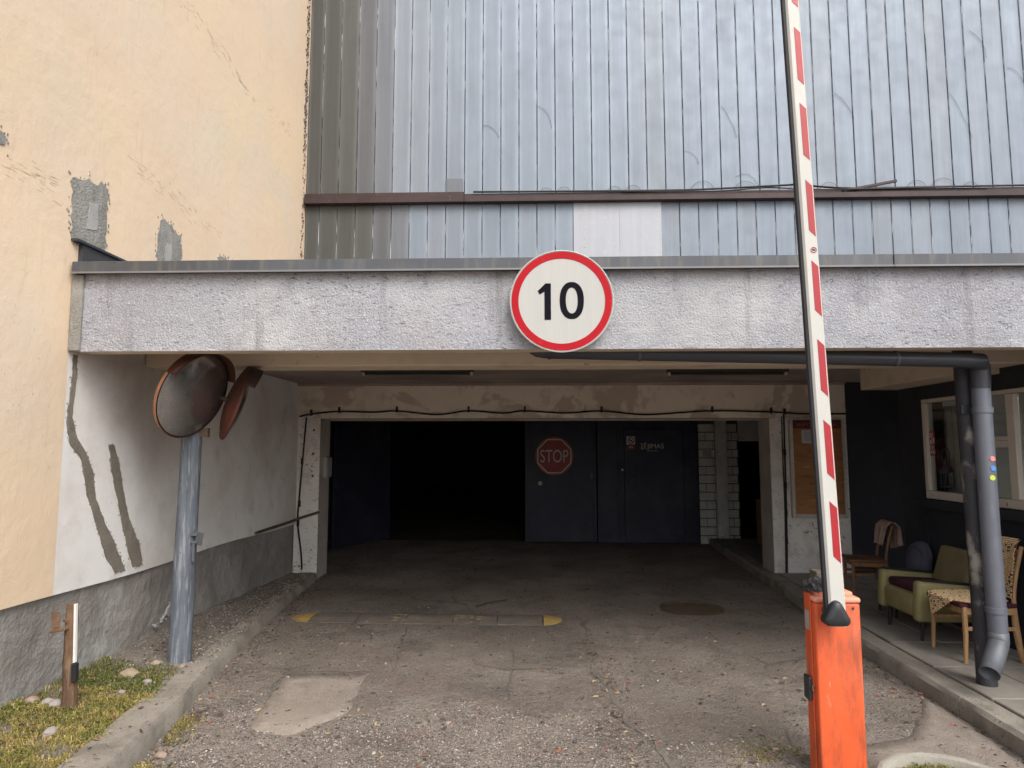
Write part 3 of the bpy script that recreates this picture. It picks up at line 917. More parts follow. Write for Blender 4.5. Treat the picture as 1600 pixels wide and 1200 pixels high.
# garage front: header and pillars
MB().box(XL - .02, 4.04, YB, YB + .35, ZH, 2.9).build('header', MT['header'], mb)
b = MB()
b.box(XL - .02, -2.815, YB - .004, YB + .002, .0, ZH - .003, .0)
b.build('pillar_face', MT['whitewash'], mb)
b = MB()
b.box(XL - .02, -2.815, YB + .004, YB + .42, -.05, ZH - .003)
b.build('pillar', MT['jamb'], mb)
b = MB()
for zz in (1.93, 1.62, 1.33):
    b.lathe([(0, -.012), (.014, -.010), (.016, 0)], (-2.90, YB - .006, zz), (0, 1, 0), 10)
stuff(b.build('bolts', MT['iron'], mb))
MB().box(3.055, 4.03, YB - .004, YB + .002, -.05, ZH - .003).build('pillar_face', MT['whitewash'], mb)
MB().box(3.05, 4.03, YB + .004, YB + .42, -.05, ZH - .003).build('pillar', MT['jamb'], mb)
MB().box(-2.815, 3.05, YB + .352, YB + .40, ZH - .02, 2.5).build('lintel_lip', MT['jamb'], mb)
# vestibule
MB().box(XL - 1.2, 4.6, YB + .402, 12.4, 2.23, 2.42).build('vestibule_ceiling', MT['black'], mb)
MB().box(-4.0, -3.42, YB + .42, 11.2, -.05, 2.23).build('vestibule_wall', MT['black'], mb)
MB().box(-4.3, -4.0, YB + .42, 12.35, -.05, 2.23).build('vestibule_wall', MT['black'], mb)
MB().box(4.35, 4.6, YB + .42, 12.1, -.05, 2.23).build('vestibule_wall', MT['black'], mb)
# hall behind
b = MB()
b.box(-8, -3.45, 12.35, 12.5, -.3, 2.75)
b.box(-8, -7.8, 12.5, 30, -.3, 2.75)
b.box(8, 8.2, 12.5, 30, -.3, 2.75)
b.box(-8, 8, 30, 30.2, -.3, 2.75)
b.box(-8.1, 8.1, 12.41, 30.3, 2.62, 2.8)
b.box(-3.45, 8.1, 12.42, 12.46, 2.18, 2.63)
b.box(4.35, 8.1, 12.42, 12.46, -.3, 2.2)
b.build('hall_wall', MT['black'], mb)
structure(MB().box(-8, 8, 12.38, 30, -.1, -.004).build('garage_floor', MT['shadedfloor']))
# gate leaves
b = MB()
b.box(-.155, 1.125, 12.0, 12.05, .035, 2.19, .004, 1)
gl = b.build('gate_leaf', MT['gate'], mb)
for (x0, x1, z0, z1) in ((-.15, 1.12, .04, .09), (-.15, 1.12, 2.13, 2.185), (-.15, -.10, .095, 2.125), (1.06, 1.12, .095, 2.125)):
    MB().box(x0, x1, 11.985, 11.998, z0, z1, .002, 1).build('border_strip', MT['gate'], gl)
MB().box(.99, 1.06, 11.93, 11.983, 1.14, 1.25, .005).build('lock_box', MT['blackplastic'], gl)
b = MB()
for zz in (.22, .34, .10):
    b.box(.98, 1.04, 11.965, 11.983, zz, zz + .05, .004)
stuff(b.build('bolts', MT['blackplastic'], gl))
b = MB()
b.lathe([(0, -.012), (.02, -.012), (.035, -.003), (.04, 0)], (.118, 11.998, 1.063), (0, 1, 0), 12)
b.build('pale_scuff', MT['stopwhite'], gl)
b = MB()
b.box(1.14, 2.93, 12.03, 12.08, .02, 2.19, .004, 1)
fl_ = b.build('fixed_leaf', MT['gate'], mb)
for (x0, x1, z0, z1) in ((1.145, 1.2, .03, 2.18), (1.50, 1.545, .03, 2.18), (2.70, 2.78, .03, 2.18), (2.86, 2.92, .03, 2.18)):
    MB().box(x0, x1, 12.012, 12.028, z0, z1, .002, 1).build('border_strip', MT['gate'], fl_)
wk = MB().box(1.62, 2.66, 11.99, 12.028, .08, 2.03, .004, 1).build('wicket_door', MT['gate'], mb)
b = MB()
b.lathe([(.028, 0), (.028, -.02), (.022, -.022), (.016, -.02), (.016, 0)], (1.755, 11.99, 1.134), (0, 1, 0), 16, True)
b.build('lock_ring', MT['galv'], wk)
b = MB()
b.lathe([(0, -.012), (.016, -.010), (.02, 0)], (1.587, 12.01, 1.304), (0, 1, 0), 12)
b.build('bell_button', MT['stopwhite'], fl_)
MB().box(2.50, 2.64, 11.965, 11.988, .16, .27, .006).build('hinge', MT['blackplastic'], wk)
# left leaf, swung inward
b = MB()
d = Vector((-2.68, 12.38, 0)) - Vector((-3.37, 11.14, 0))
ang = math.atan2(d.y, d.x)
b.rbox(((-3.37 - 2.68) / 2, (11.14 + 12.38) / 2, 1.11), (d.length, .05, 2.14), Matrix.Rotation(ang, 3, 'Z'), .004, 1)
ll = b.build('gate_leaf', MT['gate'], mb)
nrm = Vector((math.sin(ang), -math.cos(ang), 0))
for t in (.04, .96):
    p = Vector((-3.37, 11.14, 1.11)) + d * t + nrm * .03
    MB().rbox(p, (.06, .014, 2.1), Matrix.Rotation(ang, 3, 'Z'), .002, 1).build('border_strip', MT['gate'], ll)
for z in (.08, 1.1, 2.14):
    p = Vector((-3.37, 11.14, z)) + d * .5 + nrm * .034
    MB().rbox(p, (d.length * .9, .014, .06), Matrix.Rotation(ang, 3, 'Z'), .002, 1).build('border_strip', MT['gate'], ll)
# white painted brick wall on the right of the vestibule
bw = MB().box(2.95, 3.66, 12.06, 12.3, -.02, 2.23).build('brick_wall', MT['joint'], mb)
nrow = 14
z = .0
for r_ in range(nrow):
    h = .148
    x = 2.95
    k = 0
    while x < 3.24:
        w = .26 if (k or r_ % 2) else .13
        x1 = min(x + w, 3.24)
        if x1 - x > .03:
            q = MB()
            q.box(x + .005, x1 - .005, 12.045 + rnd.uniform(-.005, .004), 12.09, z + .005, z + h - .006, .006, 1)
            q.build('brick', MT['brickpaint'], bw)
        x, k = x1, k + 1
    x, k = 3.44, 0
    while x < 3.65:
        w = .2 if (k or r_ % 2) else .11
        x1 = min(x + w, 3.655)
        if x1 - x > .03:
            q = MB()
            q.box(x + .005, x1 - .005, 12.05 + rnd.uniform(-.005, .004), 12.09, z + .005, z + h - .006, .006, 1)
            q.build('brick', MT['brickpaint'], bw)
        x, k = x1, k + 1
    z += h + .004
MB().box(3.245, 3.435, 11.97, 12.058, .0, 2.23, .006).build('pier', MT['brickpaint'], mb)
MB().box(3.02, 3.17, 12.0, 12.046, 1.52, 1.69, .008).build('meter_box', MT['greybox'], mb)
MB().box(3.662, 4.35, 12.06, 12.3, 1.815, 2.23).build('brick_lintel', MT['brickpaint'], mb)
b = MB()
b.box(3.69, 3.99, 10.9, 11.3, .125, .86, .01)
tag(b.build('wooden_cupboard', MT['boxbrown' if False else 'wooddark']), 'reddish brown wooden cupboard in the doorway past the white brick pier', 'cupboard')

# side of the recess behind the kiosk
MB().box(4.032, 6.9, YB, YB + .3, -.05, 2.9).build('recess_wall', MT['navy'], mb)

# ------------------------------------------------------------------ canopy over the forecourt
cp = thing('garage_canopy', 'flat concrete canopy with rough grey fascia over the garage forecourt', 'canopy', (0, YF, ZFB))
b = MB()
NX, NZ = 560, 32
x0, x1 = XL + .012, 7.2


def ff(u, v):
    x = x0 + (x1 - x0) * u
    z = ZFB + (ZCB + .02 - ZFB) * v
    k_ = .35 + .65 * max(0, min(1, .6 + fbm(x * 1.1, z * 1.6, 31)))
    h = .0065 * k_ * mnoise.fractal(Vector((x * 24, z * 40, 0)), .8, 2.0, 3) + .006 * fbm(x * 3, z * 5, 7)
    return Vector((x, YF - max(-.006, h), z))


b.grid(ff, NX, NZ)
b.build('fascia', MT['fascia'], cp, smooth=True)
MB().box(XL + .005, 7.2, YF + .012, YF + .16, ZFB + .003, ZCT - .03).build('fascia_core', MT['beam'], cp)
MB().box(XL + .004, XL + .082, YF - .022, YF + .01, ZFB + .002, ZCB - .003, .004, 1).build('mortar_strip', MT['mortar'], cp)
for (xa, xb) in ((XL + .02, .28), (.284, 2.32), (2.324, 7.2)):
    cpn = MB().box(xa, xb, YF - .055, YF + .5, ZCB + .004, ZCT, .004, 1).build('coping', MT['coping'], cp)
    MB().box(xa, xb, YF - .066, YF - .057, ZCB - .004, ZCB + .008).build('drip_edge', MT['coping_edge'], cpn)
MB().box(XL + .035, 7.2, YF + .16, YB - .02, ZC + .02, 2.90).build('roof_slab', MT['roofing'], cp)
MB().box(XL + .004, 7.2, YF + .162, YB - .004, ZC, ZC + .018).build('soffit', MT['ceiling'], cp)
MB().box(XL + .004, 7.2, 5.18, 5.50, 2.345, ZC - .003, .008, 1).build('beam', MT['beam'], cp)
MB().box(3.44, XK + .1, 5.505, 7.07, 2.30, ZC - .003, .006, 1).build('beam', MT['beam'], cp)
b = MB()
b.box(XL + .004, 4.0, YB - .10, YB - .006, ZC - .03, ZC - .003)
b.build('ceiling_lip', MT['ceiling'], cp)


def strip_light(x0, x1, y, label):
    t = thing('strip_light', label, 'strip light', (x0, y, 2.5), group='unlit strip lights under the canopy')
    MB().box(x0, x1, y - .05, y + .05, 2.495, 2.54, .006, 1).build('housing', MT['lampbody'], t)
    b = MB()
    b.tube([(x0 + .04, y, 2.478), (x1 - .04, y, 2.478)], .013, 10)
    b.build('tube', MT['lampbody'], t, smooth=40)
    for xx in (x0 + .02, x1 - .02):
        MB().box(xx - .012, xx + .012, y - .02, y + .02, 2.46, 2.494, .003, 1).build('end_holder', MT['tube'], t)


strip_light(-1.82, -.63, 6.95, 'unlit dark strip light under the canopy left of the speed sign')
strip_light(1.42, 2.68, 7.05, 'unlit dark strip light under the canopy beside the barrier boom')

# ------------------------------------------------------------------ kiosk on the right
kk = thing('kiosk', 'dark navy guard kiosk with cream framed window under the canopy', 'kiosk', (XK, 7.0, .1))
WY0, WY1, WZ0, WZ1 = 4.50, 6.61, 1.215, 2.165
b = MB()
b.box(XK, XK + .2, 3.9, 7.03, .0, WZ0)
b.box(XK, XK + .2, 3.9, 7.03, WZ1, ZC - .004)
b.box(XK, XK + .2, WY1, 7.03, WZ0, WZ1)
b.box(XK, XK + .2, 3.9, WY0, WZ0, WZ1)
b.build('wall', MT['navy'], kk)
MB().box(XK + .2, 6.9, 6.83, 7.03, 0, ZC - .004).build('wall', MT['navy'], kk)
MB().box(XK + .21, 6.69, 6.80, 6.826, .15, ZC - .01).build('lining', MT['kioskin'], kk)
b = MB()
b.box(XK + .2, 6.9, 3.9, 4.1, 0, 1.0)
b.box(XK + .2, 6.9, 3.9, 4.1, 2.2, ZC - .004)
b.box(XK + .2, XK + .5, 3.9, 4.1, 1.003, 2.197)
b.build('wall', MT['navy'], kk)
MB().box(XK + .5, 6.9, 3.99, 4.0, 1.003, 2.197).build('pane', MT['glass'], kk)  # unseen end window, added to let daylight into the kiosk
MB().box(6.7, 6.9, 4.1, 6.83, 0, ZC - .004).build('wall', MT['kioskin'], kk)
MB().box(XK + .2, 6.7, 4.1, 6.83, .0, .14).build('floor', MT['wooddark'], kk)
MB().box(XK - .012, XK - .001, 6.62, 6.66, .12, 2.0).build('corner_trim', MT['navy'], kk)
win = MB()
fr = .055
win.box(XK - .01, XK + .07, WY0, WY1, WZ0, WZ0 + .075, .004, 1)
win.box(XK - .01, XK + .07, WY0, WY1, WZ1 - .035, WZ1, .004, 1)
win.box(XK - .01, XK + .07, WY1 - fr, WY1, WZ0 + .077, WZ1 - .037, .004, 1)
win.box(XK - .01, XK + .07, WY0, WY0 + fr, WZ0 + .077, WZ1 - .037, .004, 1)
wino = win.build('window', MT['winframe'], kk)
for ym, hw in ((5.40, .045), (5.98, .035)):
    MB().box(XK - .016, XK + .066, ym - hw, ym + hw, WZ0 + .078, WZ1 - .038, .004, 1).build('mullion', MT['winframe'], wino)
MB().box(XK - .012, XK + .06, 5.448, 5.942, 1.70, 1.755, .004, 1).build('transom', MT['winframe'], wino)
MB().box(XK - .006, XK + .06, 5.448, 5.942, 1.757, 1.79, .004, 1).build('transom', MT['winframe'], wino)
for (ya, yb, za, zb) in ((6.018, 6.553, WZ0 + .078, WZ1 - .038), (5.448, 5.942, WZ0 + .078, 1.698), (5.448, 5.942, 1.792, WZ1 - .038), (WY0 + fr + .002, 5.352, WZ0 + .078, WZ1 - .038)):
    MB().box(XK + .022, XK + .028, ya, yb, za, zb).build('pane', MT['glass'], wino)
b = MB()
for yy in (6.5, 5.5, 5.2):
    b.lathe([(0, -.006), (.012, -.005), (.014, 0)], (XK - .01, yy, WZ0 + .036), (1, 0, 0), 10)
stuff(b.build('screw_caps', MT['silver'], wino))
MB().box(XK - .06, XK - .001, WY0 - .05, WY1 + .08, WZ0 - .09, WZ0 - .012, .006, 1).build('sill', MT['navy'], kk)
# curtains and lantern behind the panes
for (ya, yb, x_) in ((6.08, 6.78, 4.03), (5.08, 5.50, 4.02)):
    b = MB()
    b.grid(lambda u, v: Vector((x_ + .022 * math.sin(u * (yb - ya) * 58) * (1 - .3 * v), ya + (yb - ya) * u, 1.1 + 1.0 * v)), 60, 6)
    o = b.build('curtain', MT['curtain'], smooth=True)
    sm = o.modifiers.new('thickness', 'SOLIDIFY')
    sm.thickness = .003
    tag(o, 'grey net curtain hanging behind the %s of the kiosk window' % ('left pane' if ya > 6 else 'rightmost pane'), 'curtain')
b = MB()
lx, ly = 3.93, 6.49
b.lathe([(.0, .14), (.012, .13), (.03, .06), (.055, .02), (.06, 0), (.06, -.012)], (lx, ly, 1.47), (0, 0, 1), 16)
for k in range(8):
    a = k * math.pi / 4
    b.tube([(lx + .055 * math.cos(a), ly + .055 * math.sin(a), 1.46), (lx + .055 * math.cos(a), ly + .055 * math.sin(a), 1.33)], .003, 5)
b.lathe([(0, -.135), (.06, -.135), (.06, -.15), (0, -.15)], (lx, ly, 1.47), (0, 0, 1), 16)
b.tube([(lx, ly + .05, 1.28), (lx, ly + .055, 1.62)] + [(lx, ly + .055 * math.cos(t), 1.64 + .06 * math.sin(t)) for t in np.linspace(0, math.pi, 8)] + [(lx, ly - .055, 1.3)], .004, 6)
b.box(lx - .07, lx + .07, ly - .07, ly + .07, 1.255, 1.275)
b.box(lx + .02, lx + .04, ly - .01, ly + .01, .14, 1.255)
tag(b.build('lantern', MT['galv'], smooth=40), 'small metal lantern on a stand just inside the left kiosk pane', 'lantern')


def win_sticker(y0, y1, z0, z1, label, bars):
    t = thing('sticker', label, 'sticker', (XK + .02, y0, z0), group='dark red stickers on the kiosk window')
    MB().box(XK + .018, XK + .0215, y0, y1, z0, z1).build('backing', MT['stickerred'], t)
    b = MB()
    for (a, c, e, f) in bars:
        w, h = y1 - y0, z1 - z0
        b.box(XK + .0165, XK + .0178, y1 - c * w, y1 - a * w, z0 + e * h, z0 + f * h)
    b.build('white_print', MT['stopwhite'], t)


win_sticker(6.465, 6.55, 1.72, 1.855, 'upper dark red pictogram sticker at the edge of the kiosk window', [(.12, .3, .55, .9), (.4, .5, .1, .9), (.6, .75, .1, .55), (.6, .7, .65, .9), (.8, .9, .2, .6), (.12, .3, .1, .4)])
win_sticker(6.465, 6.55, 1.625, 1.685, 'lower small dark red sticker at the edge of the kiosk window', [(.15, .35, .3, .75), (.5, .6, .2, .8), (.7, .85, .25, .75), (.05, .95, .93, .98)])

# ------------------------------------------------------------------ speed limit sign
SX, SZ, SR, SY = .185, 2.642, .335, YF - .09
sg = thing('speed_limit_sign', 'round red and white speed limit sign reading 10 on the fascia', 'road sign', (SX, SY, SZ))
b = MB()
b.lathe([(0, .016), (SR - .01, .016), (SR, .010), (SR, -.004), (SR - .006, -.006), (SR - .008, -.001), (0, -.001)], (SX, SY, SZ), (0, 1, 0), 96)
b.build('disc', MT['signwhite'], sg, smooth=30)
b = MB()
b.lathe([(SR - .011, -.0035), (SR - .011, -.0005), (SR - .056, -.0005), (SR - .056, -.0035)], (SX, SY, SZ), (0, 1, 0), 96, True)
b.build('red_ring', MT['signred'], sg, smooth=30)
b = MB()
U = .667 / 960   # metres per pixel of the enlarged sign
dg1 = [(-100, 165), (-158, 165), (-158, -95), (-205, -72), (-222, -108), (-145, -178), (-100, -178)]
b.prism([(SX + (u + 0) * U, SY - .001, SZ + (-v + 0) * U) for u, v in [(-100, 178), (-160, 178), (-160, -88), (-205, -62), (-222, -95), (-150, -166), (-100, -166)]], (0, -.0022, 0))
b.build('digit', MT['signblack'], sg)
b = MB()
n = 64
cx, cz = 93, 3
ro, ri = [], []
for k in range(n):
    a = 2 * math.pi * k / n
    ca, sa = math.cos(a), math.sin(a)
    pw = lambda s, e: math.copysign(abs(s) ** e, s)
    ro.append((cx + 112 * pw(ca, .92), cz + 175 * pw(sa, .86)))
    ri.append((cx + 55 * pw(ca, .92), cz + 122 * pw(sa, .9)))
vo = [b.bm.verts.new((SX + u * U, SY - .0032, SZ + v * U)) for u, v in ro]
vi = [b.bm.verts.new((SX + u * U, SY - .0032, SZ + v * U)) for u, v in ri]
vo2 = [b.bm.verts.new((SX + u * U, SY - .0005, SZ + v * U)) for u, v in ro]
vi2 = [b.bm.verts.new((SX + u * U, SY - .0005, SZ + v * U)) for u, v in ri]
for k in range(n):
    j = (k + 1) % n
    b.bm.faces.new((vo[k], vo[j], vi[j], vi[k]))
    b.bm.faces.new((vo[k], vo[j], vo2[j], vo2[k]))
    b.bm.faces.new((vi[k], vi[j], vi2[j], vi2[k]))
b.build('digit', MT['signblack'], sg)
b = MB()
b.box(SX - .2, SX + .2, SY + .018, SY + .03, SZ + .08, SZ + .11)
b.box(SX - .2, SX + .2, SY + .018, SY + .03, SZ - .11, SZ - .08)
for xx in (-.15, .15):
    b.box(SX + xx - .015, SX + xx + .015, SY + .03, YF + .01, SZ - .1, SZ + .1)
b.build('bracket', MT['signback'], sg)

# ------------------------------------------------------------------ STOP sign and small signs on the gate
TX, TZ, TY = .372, 1.548, 11.965
st = thing('stop_sign', 'dark red octagonal STOP sign on the open garage gate leaf', 'road sign', (TX, TY, TZ))
b = MB()
b.lathe([(0, .01), (.335, .01), (.34, .005), (.34, -.001), (0, -.001)], (TX, TY, TZ), (0, 1, 0), 48)
b.build('backing_disc', MT['stopborder'], st, smooth=30)
oc = lambda r: [(TX + r * math.cos(math.pi / 8 + k * math.pi / 4), TZ + r * math.sin(math.pi / 8 + k * math.pi / 4)) for k in range(8)]
b = MB()
b.prism([(x, TY - .002, z) for x, z in oc(.328)], (0, -.003, 0))
b.build('octagon_outline', MT['stopwhite'], st)
b = MB()
b.prism([(x, TY - .0055, z) for x, z in oc(.308)], (0, -.002, 0))
b.build('octagon', MT['stopred'], st)
text('lettering', 'STOP', MT['stopwhite'], st, (TX, TY - .0085, TZ), width=.50, height=.225, ext=.001)

ns = thing('no_smoking_sign', 'small white no smoking notice above the wicket door', 'notice', (1.735, 12.0, 1.8))
MB().box(1.665, 1.815, 11.983, 11.988, 1.755, 1.90).build('backing', MT['stopwhite'], ns)
b = MB()
b.lathe([(.058, -.002), (.058, .0), (.046, .0), (.046, -.002)], (1.74, 11.982, 1.828), (0, 1, 0), 24, True)
b.rbox((1.74, 11.981, 1.828), (.10, .002, .012), Matrix.Rotation(R(45), 3, 'Y'))
b.rbox((1.735, 11.9812, 1.826), (.06, .0018, .014))
b.build('pictogram', MT['signblack'], ns)
MB().box(1.675, 1.815, 11.983, 11.988, 1.672, 1.74).build('red_plate', MT['stopred'], ns)
b = MB()
for k, xx in enumerate((1.715, 1.735, 1.755, 1.772)):
    b.box(xx - .006, xx + .006, 11.981, 11.9825, 1.692, 1.722)
b.build('white_print', MT['stopwhite'], ns)
es = thing('entrance_sign', 'dark plate lettered ĮĖJIMAS on the wicket door', 'sign', (2.12, 12.0, 1.7))
MB().box(1.89, 2.38, 11.984, 11.988, 1.59, 1.83).build('plate', MT['gate'], es)
text('lettering', 'ĮĖJIMAS', MT['stopwhite'], es, (2.12, 11.983, 1.728), width=.41, ext=.001)
text('lettering', '(TRAMP.)', MT['greybox'], es, (2.12, 11.983, 1.635), width=.20, ext=.001)

# ------------------------------------------------------------------ notice board on the right pillar
nb = thing('notice_board', 'wooden notice board with dark red header on the right pillar', 'notice board', (3.65, YB - .03, 1.4))
MB().box(3.33, 3.945, YB - .05, YB - .008, .86, 2.055).build('panel', MT['plywood'], nb)
b = MB()
for (x0, x1, z0, z1) in ((3.285, 3.328, .81, 2.06), (3.947, 3.985, .81, 2.06), (3.33, 3.945, .815, .858), (3.33, 3.945, 2.057, 2.072)):
    b.box(x0, x1, YB - .065, YB - .007, z0, z1, .004, 1)
b.build('frame', MT['boardframe'], nb)
MB().box(3.335, 3.94, YB - .055, YB - .051, 1.945, 2.05).build('header_strip', MT['boardred'], nb)
text('lettering', 'INFORMACIJA', MT['boardredletter'], nb, (3.64, YB - .0565, 1.985), width=.50, height=.055, ext=.0006)
pp = thing('paper_notice', 'pale paper notice pinned under the red board header', 'paper notice', (3.53, YB - .055, 1.85))
MB().box(3.44, 3.63, YB - .0545, YB - .0525, 1.755, 1.925).build('sheet', MT['paper'], pp)
b = MB()
for k in range(5):
    b.box(3.47, 3.6 - .02 * (k % 2), YB - .0556, YB - .0547, 1.895 - k * .025, 1.901 - k * .025)
b.build('print_lines', MT['ink'], pp)

# ------------------------------------------------------------------ cables on the garage front
def cable(pts, r, label, clips=(), n=6):
    t = thing('cable', label, 'cable', pts[0])
    P = []
    V = [Vector(p) for p in pts]
    for i in range(len(V) - 1):
        p0, p1, p2, p3 = V[max(i - 1, 0)], V[i], V[i + 1], V[min(i + 2, len(V) - 1)]
        for k in range(6):
            s = k / 6
            P.append(.5 * ((2 * p1) + (p2 - p0) * s + (2 * p0 - 5 * p1 + 4 * p2 - p3) * s * s + (3 * p1 - p0 - 3 * p2 + p3) * s ** 3))
    P.append(V[-1])
    MB().tube(P, r, n).build('line', MT['cable'], t, smooth=60)
    for c in clips:
        MB().box(c[0] - .012, c[0] + .012, c[1] - .016, c[1] + .03, c[2] - .02, c[2] + .06, .003, 1).build('clip', MT['cable'], t)


yc = YB - .022
cable([(-3.09, yc, 2.11), (-2.94, yc, 2.14), (-2.566, yc, 2.175), (-2.1, yc, 2.165), (-1.799, yc, 2.18), (-1.265, yc, 2.132), (-.852, yc, 2.18), (-.4, yc, 2.15), (-.112, yc, 2.178), (.4, yc, 2.15), (.89, yc, 2.175), (1.47, yc, 2.128), (2.322, yc, 2.176), (3.077, yc, 2.158), (3.5, yc, 2.135), (4.02, yc, 2.135)],
      .012, 'black cable sagging between clips along the garage header', [(x, yc, z) for x, z in ((-2.94, 2.14), (-2.566, 2.175), (-1.799, 2.18), (-.852, 2.18), (-.112, 2.178), (.89, 2.175), (2.322, 2.176), (3.077, 2.158), (3.25, 2.145))])
cable([(-3.0, yc, 2.1), (-3.03, yc, 1.6), (-3.06, yc, 1.1), (-3.075, yc, .75), (-3.02, yc, .35), (-3.0, yc, .13)], .011, 'black cable running down the left garage pillar', [(x, yc, z) for x, z in ((-3.04, 1.5), (-3.06, .95), (-3.07, .7))])
cable([(3.235, yc, 2.14), (3.23, yc, 1.7), (3.225, yc, 1.2), (3.215, yc, .6), (3.2, yc, .12)], .011, 'black cable running down the right pillar beside the notice board', [(x, yc, z) for x, z in ((3.23, 1.62), (3.225, 1.2), (3.22, .85), (3.212, .5))])
cable([(3.205, yc - .004, 2.10), (3.2, yc - .004, 1.6), (3.203, yc - .004, 1.0), (3.185, yc - .004, .13)], .007, 'thin grey wire beside the cable on the right pillar')
# pipe along the dado end
b = MB()
b.tube([(XL + .03, 7.4, .755), (XL + .035, 8.4, .765), (-3.0, 8.64, .80), (-2.79, 8.675, .865)], .018, 8)
tag(b.build('handrail_pipe', MT['iron'], smooth=60), 'dark pipe rail ending on the left garage pillar', 'pipe')
b = MB()
b.box(-2.812, -2.76, 8.85, 9.07, 1.30, 1.57, .008)
sb = b.build('switch_box', MT['greybox'])
tag(sb, 'grey electrical box on the inner side of the left pillar', 'switch box')
MB().box(-2.757, -2.752, 8.87, 9.05, 1.32, 1.55, .002, 1).build('cover', MT['greybox'], sb)
# cables lying on the cladding rail and a loose bar
cable([(-.8, YB - .085, 5.125), (.4, YB - .085, 5.118), (1.4, YB - .085, 5.115), (2.2, YB - .085, 5.12), (3.3, YB - .08, 5.165), (3.52, YB - .08, 5.17), (4.2, YB - .085, 5.112), (5.3, YB - .085, 5.118), (6.5, YB - .085, 5.125), (7.2, YB - .085, 5.13)], .013, 'black cable lying along the top of the brown rail')
cable([(1.2, YB - .11, 5.10), (2.4, YB - .11, 5.085), (3.1, YB - .11, 5.125), (3.6, YB - .11, 5.095), (4.3, YB - .11, 5.09), (6.0, YB - .11, 5.115)], .009, 'second thinner cable sagging over the front of the brown rail')
b = MB()
d = Vector((4.80, YB - .10, 5.205)) - Vector((4.10, YB - .06, 5.075))
b.rbox((4.45, YB - .085, 5.14), (d.length, .03, .035), Matrix.Rotation(-math.atan2(d.z, d.x), 3, 'Y'), .003, 1)
tag(b.build('loose_bar', MT['rail']), 'loose rusty brown bar sticking up from the rail', 'metal bar')

# ------------------------------------------------------------------ gutter pipe, column, downpipe
gp = thing('downpipe', 'grey rain pipe running under the fascia and down to a bent spout', 'downpipe', (3.06, 4.58, .2))
b = MB()
b.tube([(-.02, 4.5, 2.365), (.02, 4.5, 2.356), (.1, 4.5, 2.352), (2.86, 4.5, 2.283), (2.93, 4.505, 2.278)], [.024, .040, .048, .051, .051], 20)
b.build('gutter_pipe', MT['gutter'], gp, smooth=50)
for xx in (.11, .72, 1.9, 2.43):
    zz = 2.352 - (xx - .1) * .025
    b = MB()
    b.lathe([(.049, -.008), (.0535, -.008), (.0535, .008), (.049, .008)], (xx, 4.5, zz), (1, 0, 0), 20, True)
    b.box(xx - .008, xx + .008, 4.5, 4.51, zz + .055, zz + .16)
    b.build('pipe_clip', MT['gutter' if xx < .5 else 'galv'], gp, smooth=40)
b = MB()
b.tube([(2.88, 4.505, 2.28), (3.0, 4.525, 2.278), (3.03, 4.57, 2.235), (3.03, 4.58, 2.10)], [.053, .055, .060, .059], 20)
b.build('elbow', MT['gutter'], gp, smooth=25)
b = MB()
b.tube([(3.03, 4.58, 2.14), (3.03, 4.58, 1.2), (3.035, 4.58, .46)], [.057, .057, .058], 24)
b.build('pipe', MT['pipegrey'], gp, smooth=50)
for z in (1.95, .64):
    b = MB()
    b.lathe([(.058, -.02), (.063, -.018), (.063, .018), (.058, .02)], (3.032, 4.58, z), (0, 0, 1), 24, True)
    b.build('collar', MT['pipegrey'], gp, smooth=40)
b = MB()
P = [Vector((3.035, 4.58, .50)), Vector((3.035, 4.58, .445)), Vector((3.018, 4.565, .415)), Vector((2.86, 4.42, .285))]
b.tube(P, [.060, .061, .061, .058], 24, caps=False)
o = b.build('spout', MT['galv'], gp, smooth=28)
sm = o.modifiers.new('wall', 'SOLIDIFY')
sm.thickness = .004

cl = thing('steel_column', 'round dark steel canopy column with worn paint behind the downpipe', 'column', (3.0, 4.72, .12))
b = MB()
b.tube([(3.035, 4.72, .115), (3.028, 4.72, 1.2), (3.012, 4.72, 2.42), (3.01, 4.72, 2.53)], .061, 24)
b.build('shaft', MT['colblack'], cl, smooth=50)
b = MB()
b.box(2.94, 3.05, 4.65, 4.72, 1.93, 1.99, .004)
b.build('clamp', MT['gutter'], cl)
for z, nm, m in ((1.626, 'pink', 'dotpink'), (1.562, 'blue', 'dotblue'), (1.50, 'lime green', 'dotlime')):
    b = MB()
    a = math.atan2(-.97, .05 if nm != 'lime green' else -.1)
    nx, ny = math.cos(a), math.sin(a)
    b.lathe([(0, .003), (.0165, .003), (.018, .001), (.018, -.005), (0, -.005)], (3.036 + nx * .0575, 4.58 + ny * .0575, z), (nx, ny, 0), 18)
    tag(b.build('dot_sticker', MT[m], smooth=30), 'round %s sticker on the grey downpipe' % nm, 'sticker', 'round stickers on the downpipe')

# ------------------------------------------------------------------ barrier
BX0, BX1, BY0, BY1, BZ = 1.462, 1.695, 3.60, 3.73, .922
br = thing('barrier', 'raised red and white barrier boom on an orange cabinet', 'barrier', (1.57, 3.7, 0))
b = MB()
b.box(BX0, BX1, BY0, BY1, -.03, BZ - .03, .012, 3)
b.build('cabinet', MT['orange'], br, smooth=40)
b = MB()
b.box(BX0 - .004, BX1 + .004, BY0 - .004, BY1 + .004, BZ - .029, BZ, .012, 3)
b.box(BX0 + .02, BX1 - .02, BY0 + .03, BY1 - .02, BZ - .002, BZ + .024, .010, 2)
b.build('lid', MT['orange_pale'], br, smooth=40)
MB().box(BX0 - .008, BX0 - .0005, BY0 + .045, BY1 - .006, .02, BZ + .01, .003, 1).build('door', MT['orange'], br)
MB().box(BX0 - .010, BX0 - .0085, BY0 + .06, BY0 + .11, .74, .84).build('grey_label', MT['greybox'], br)
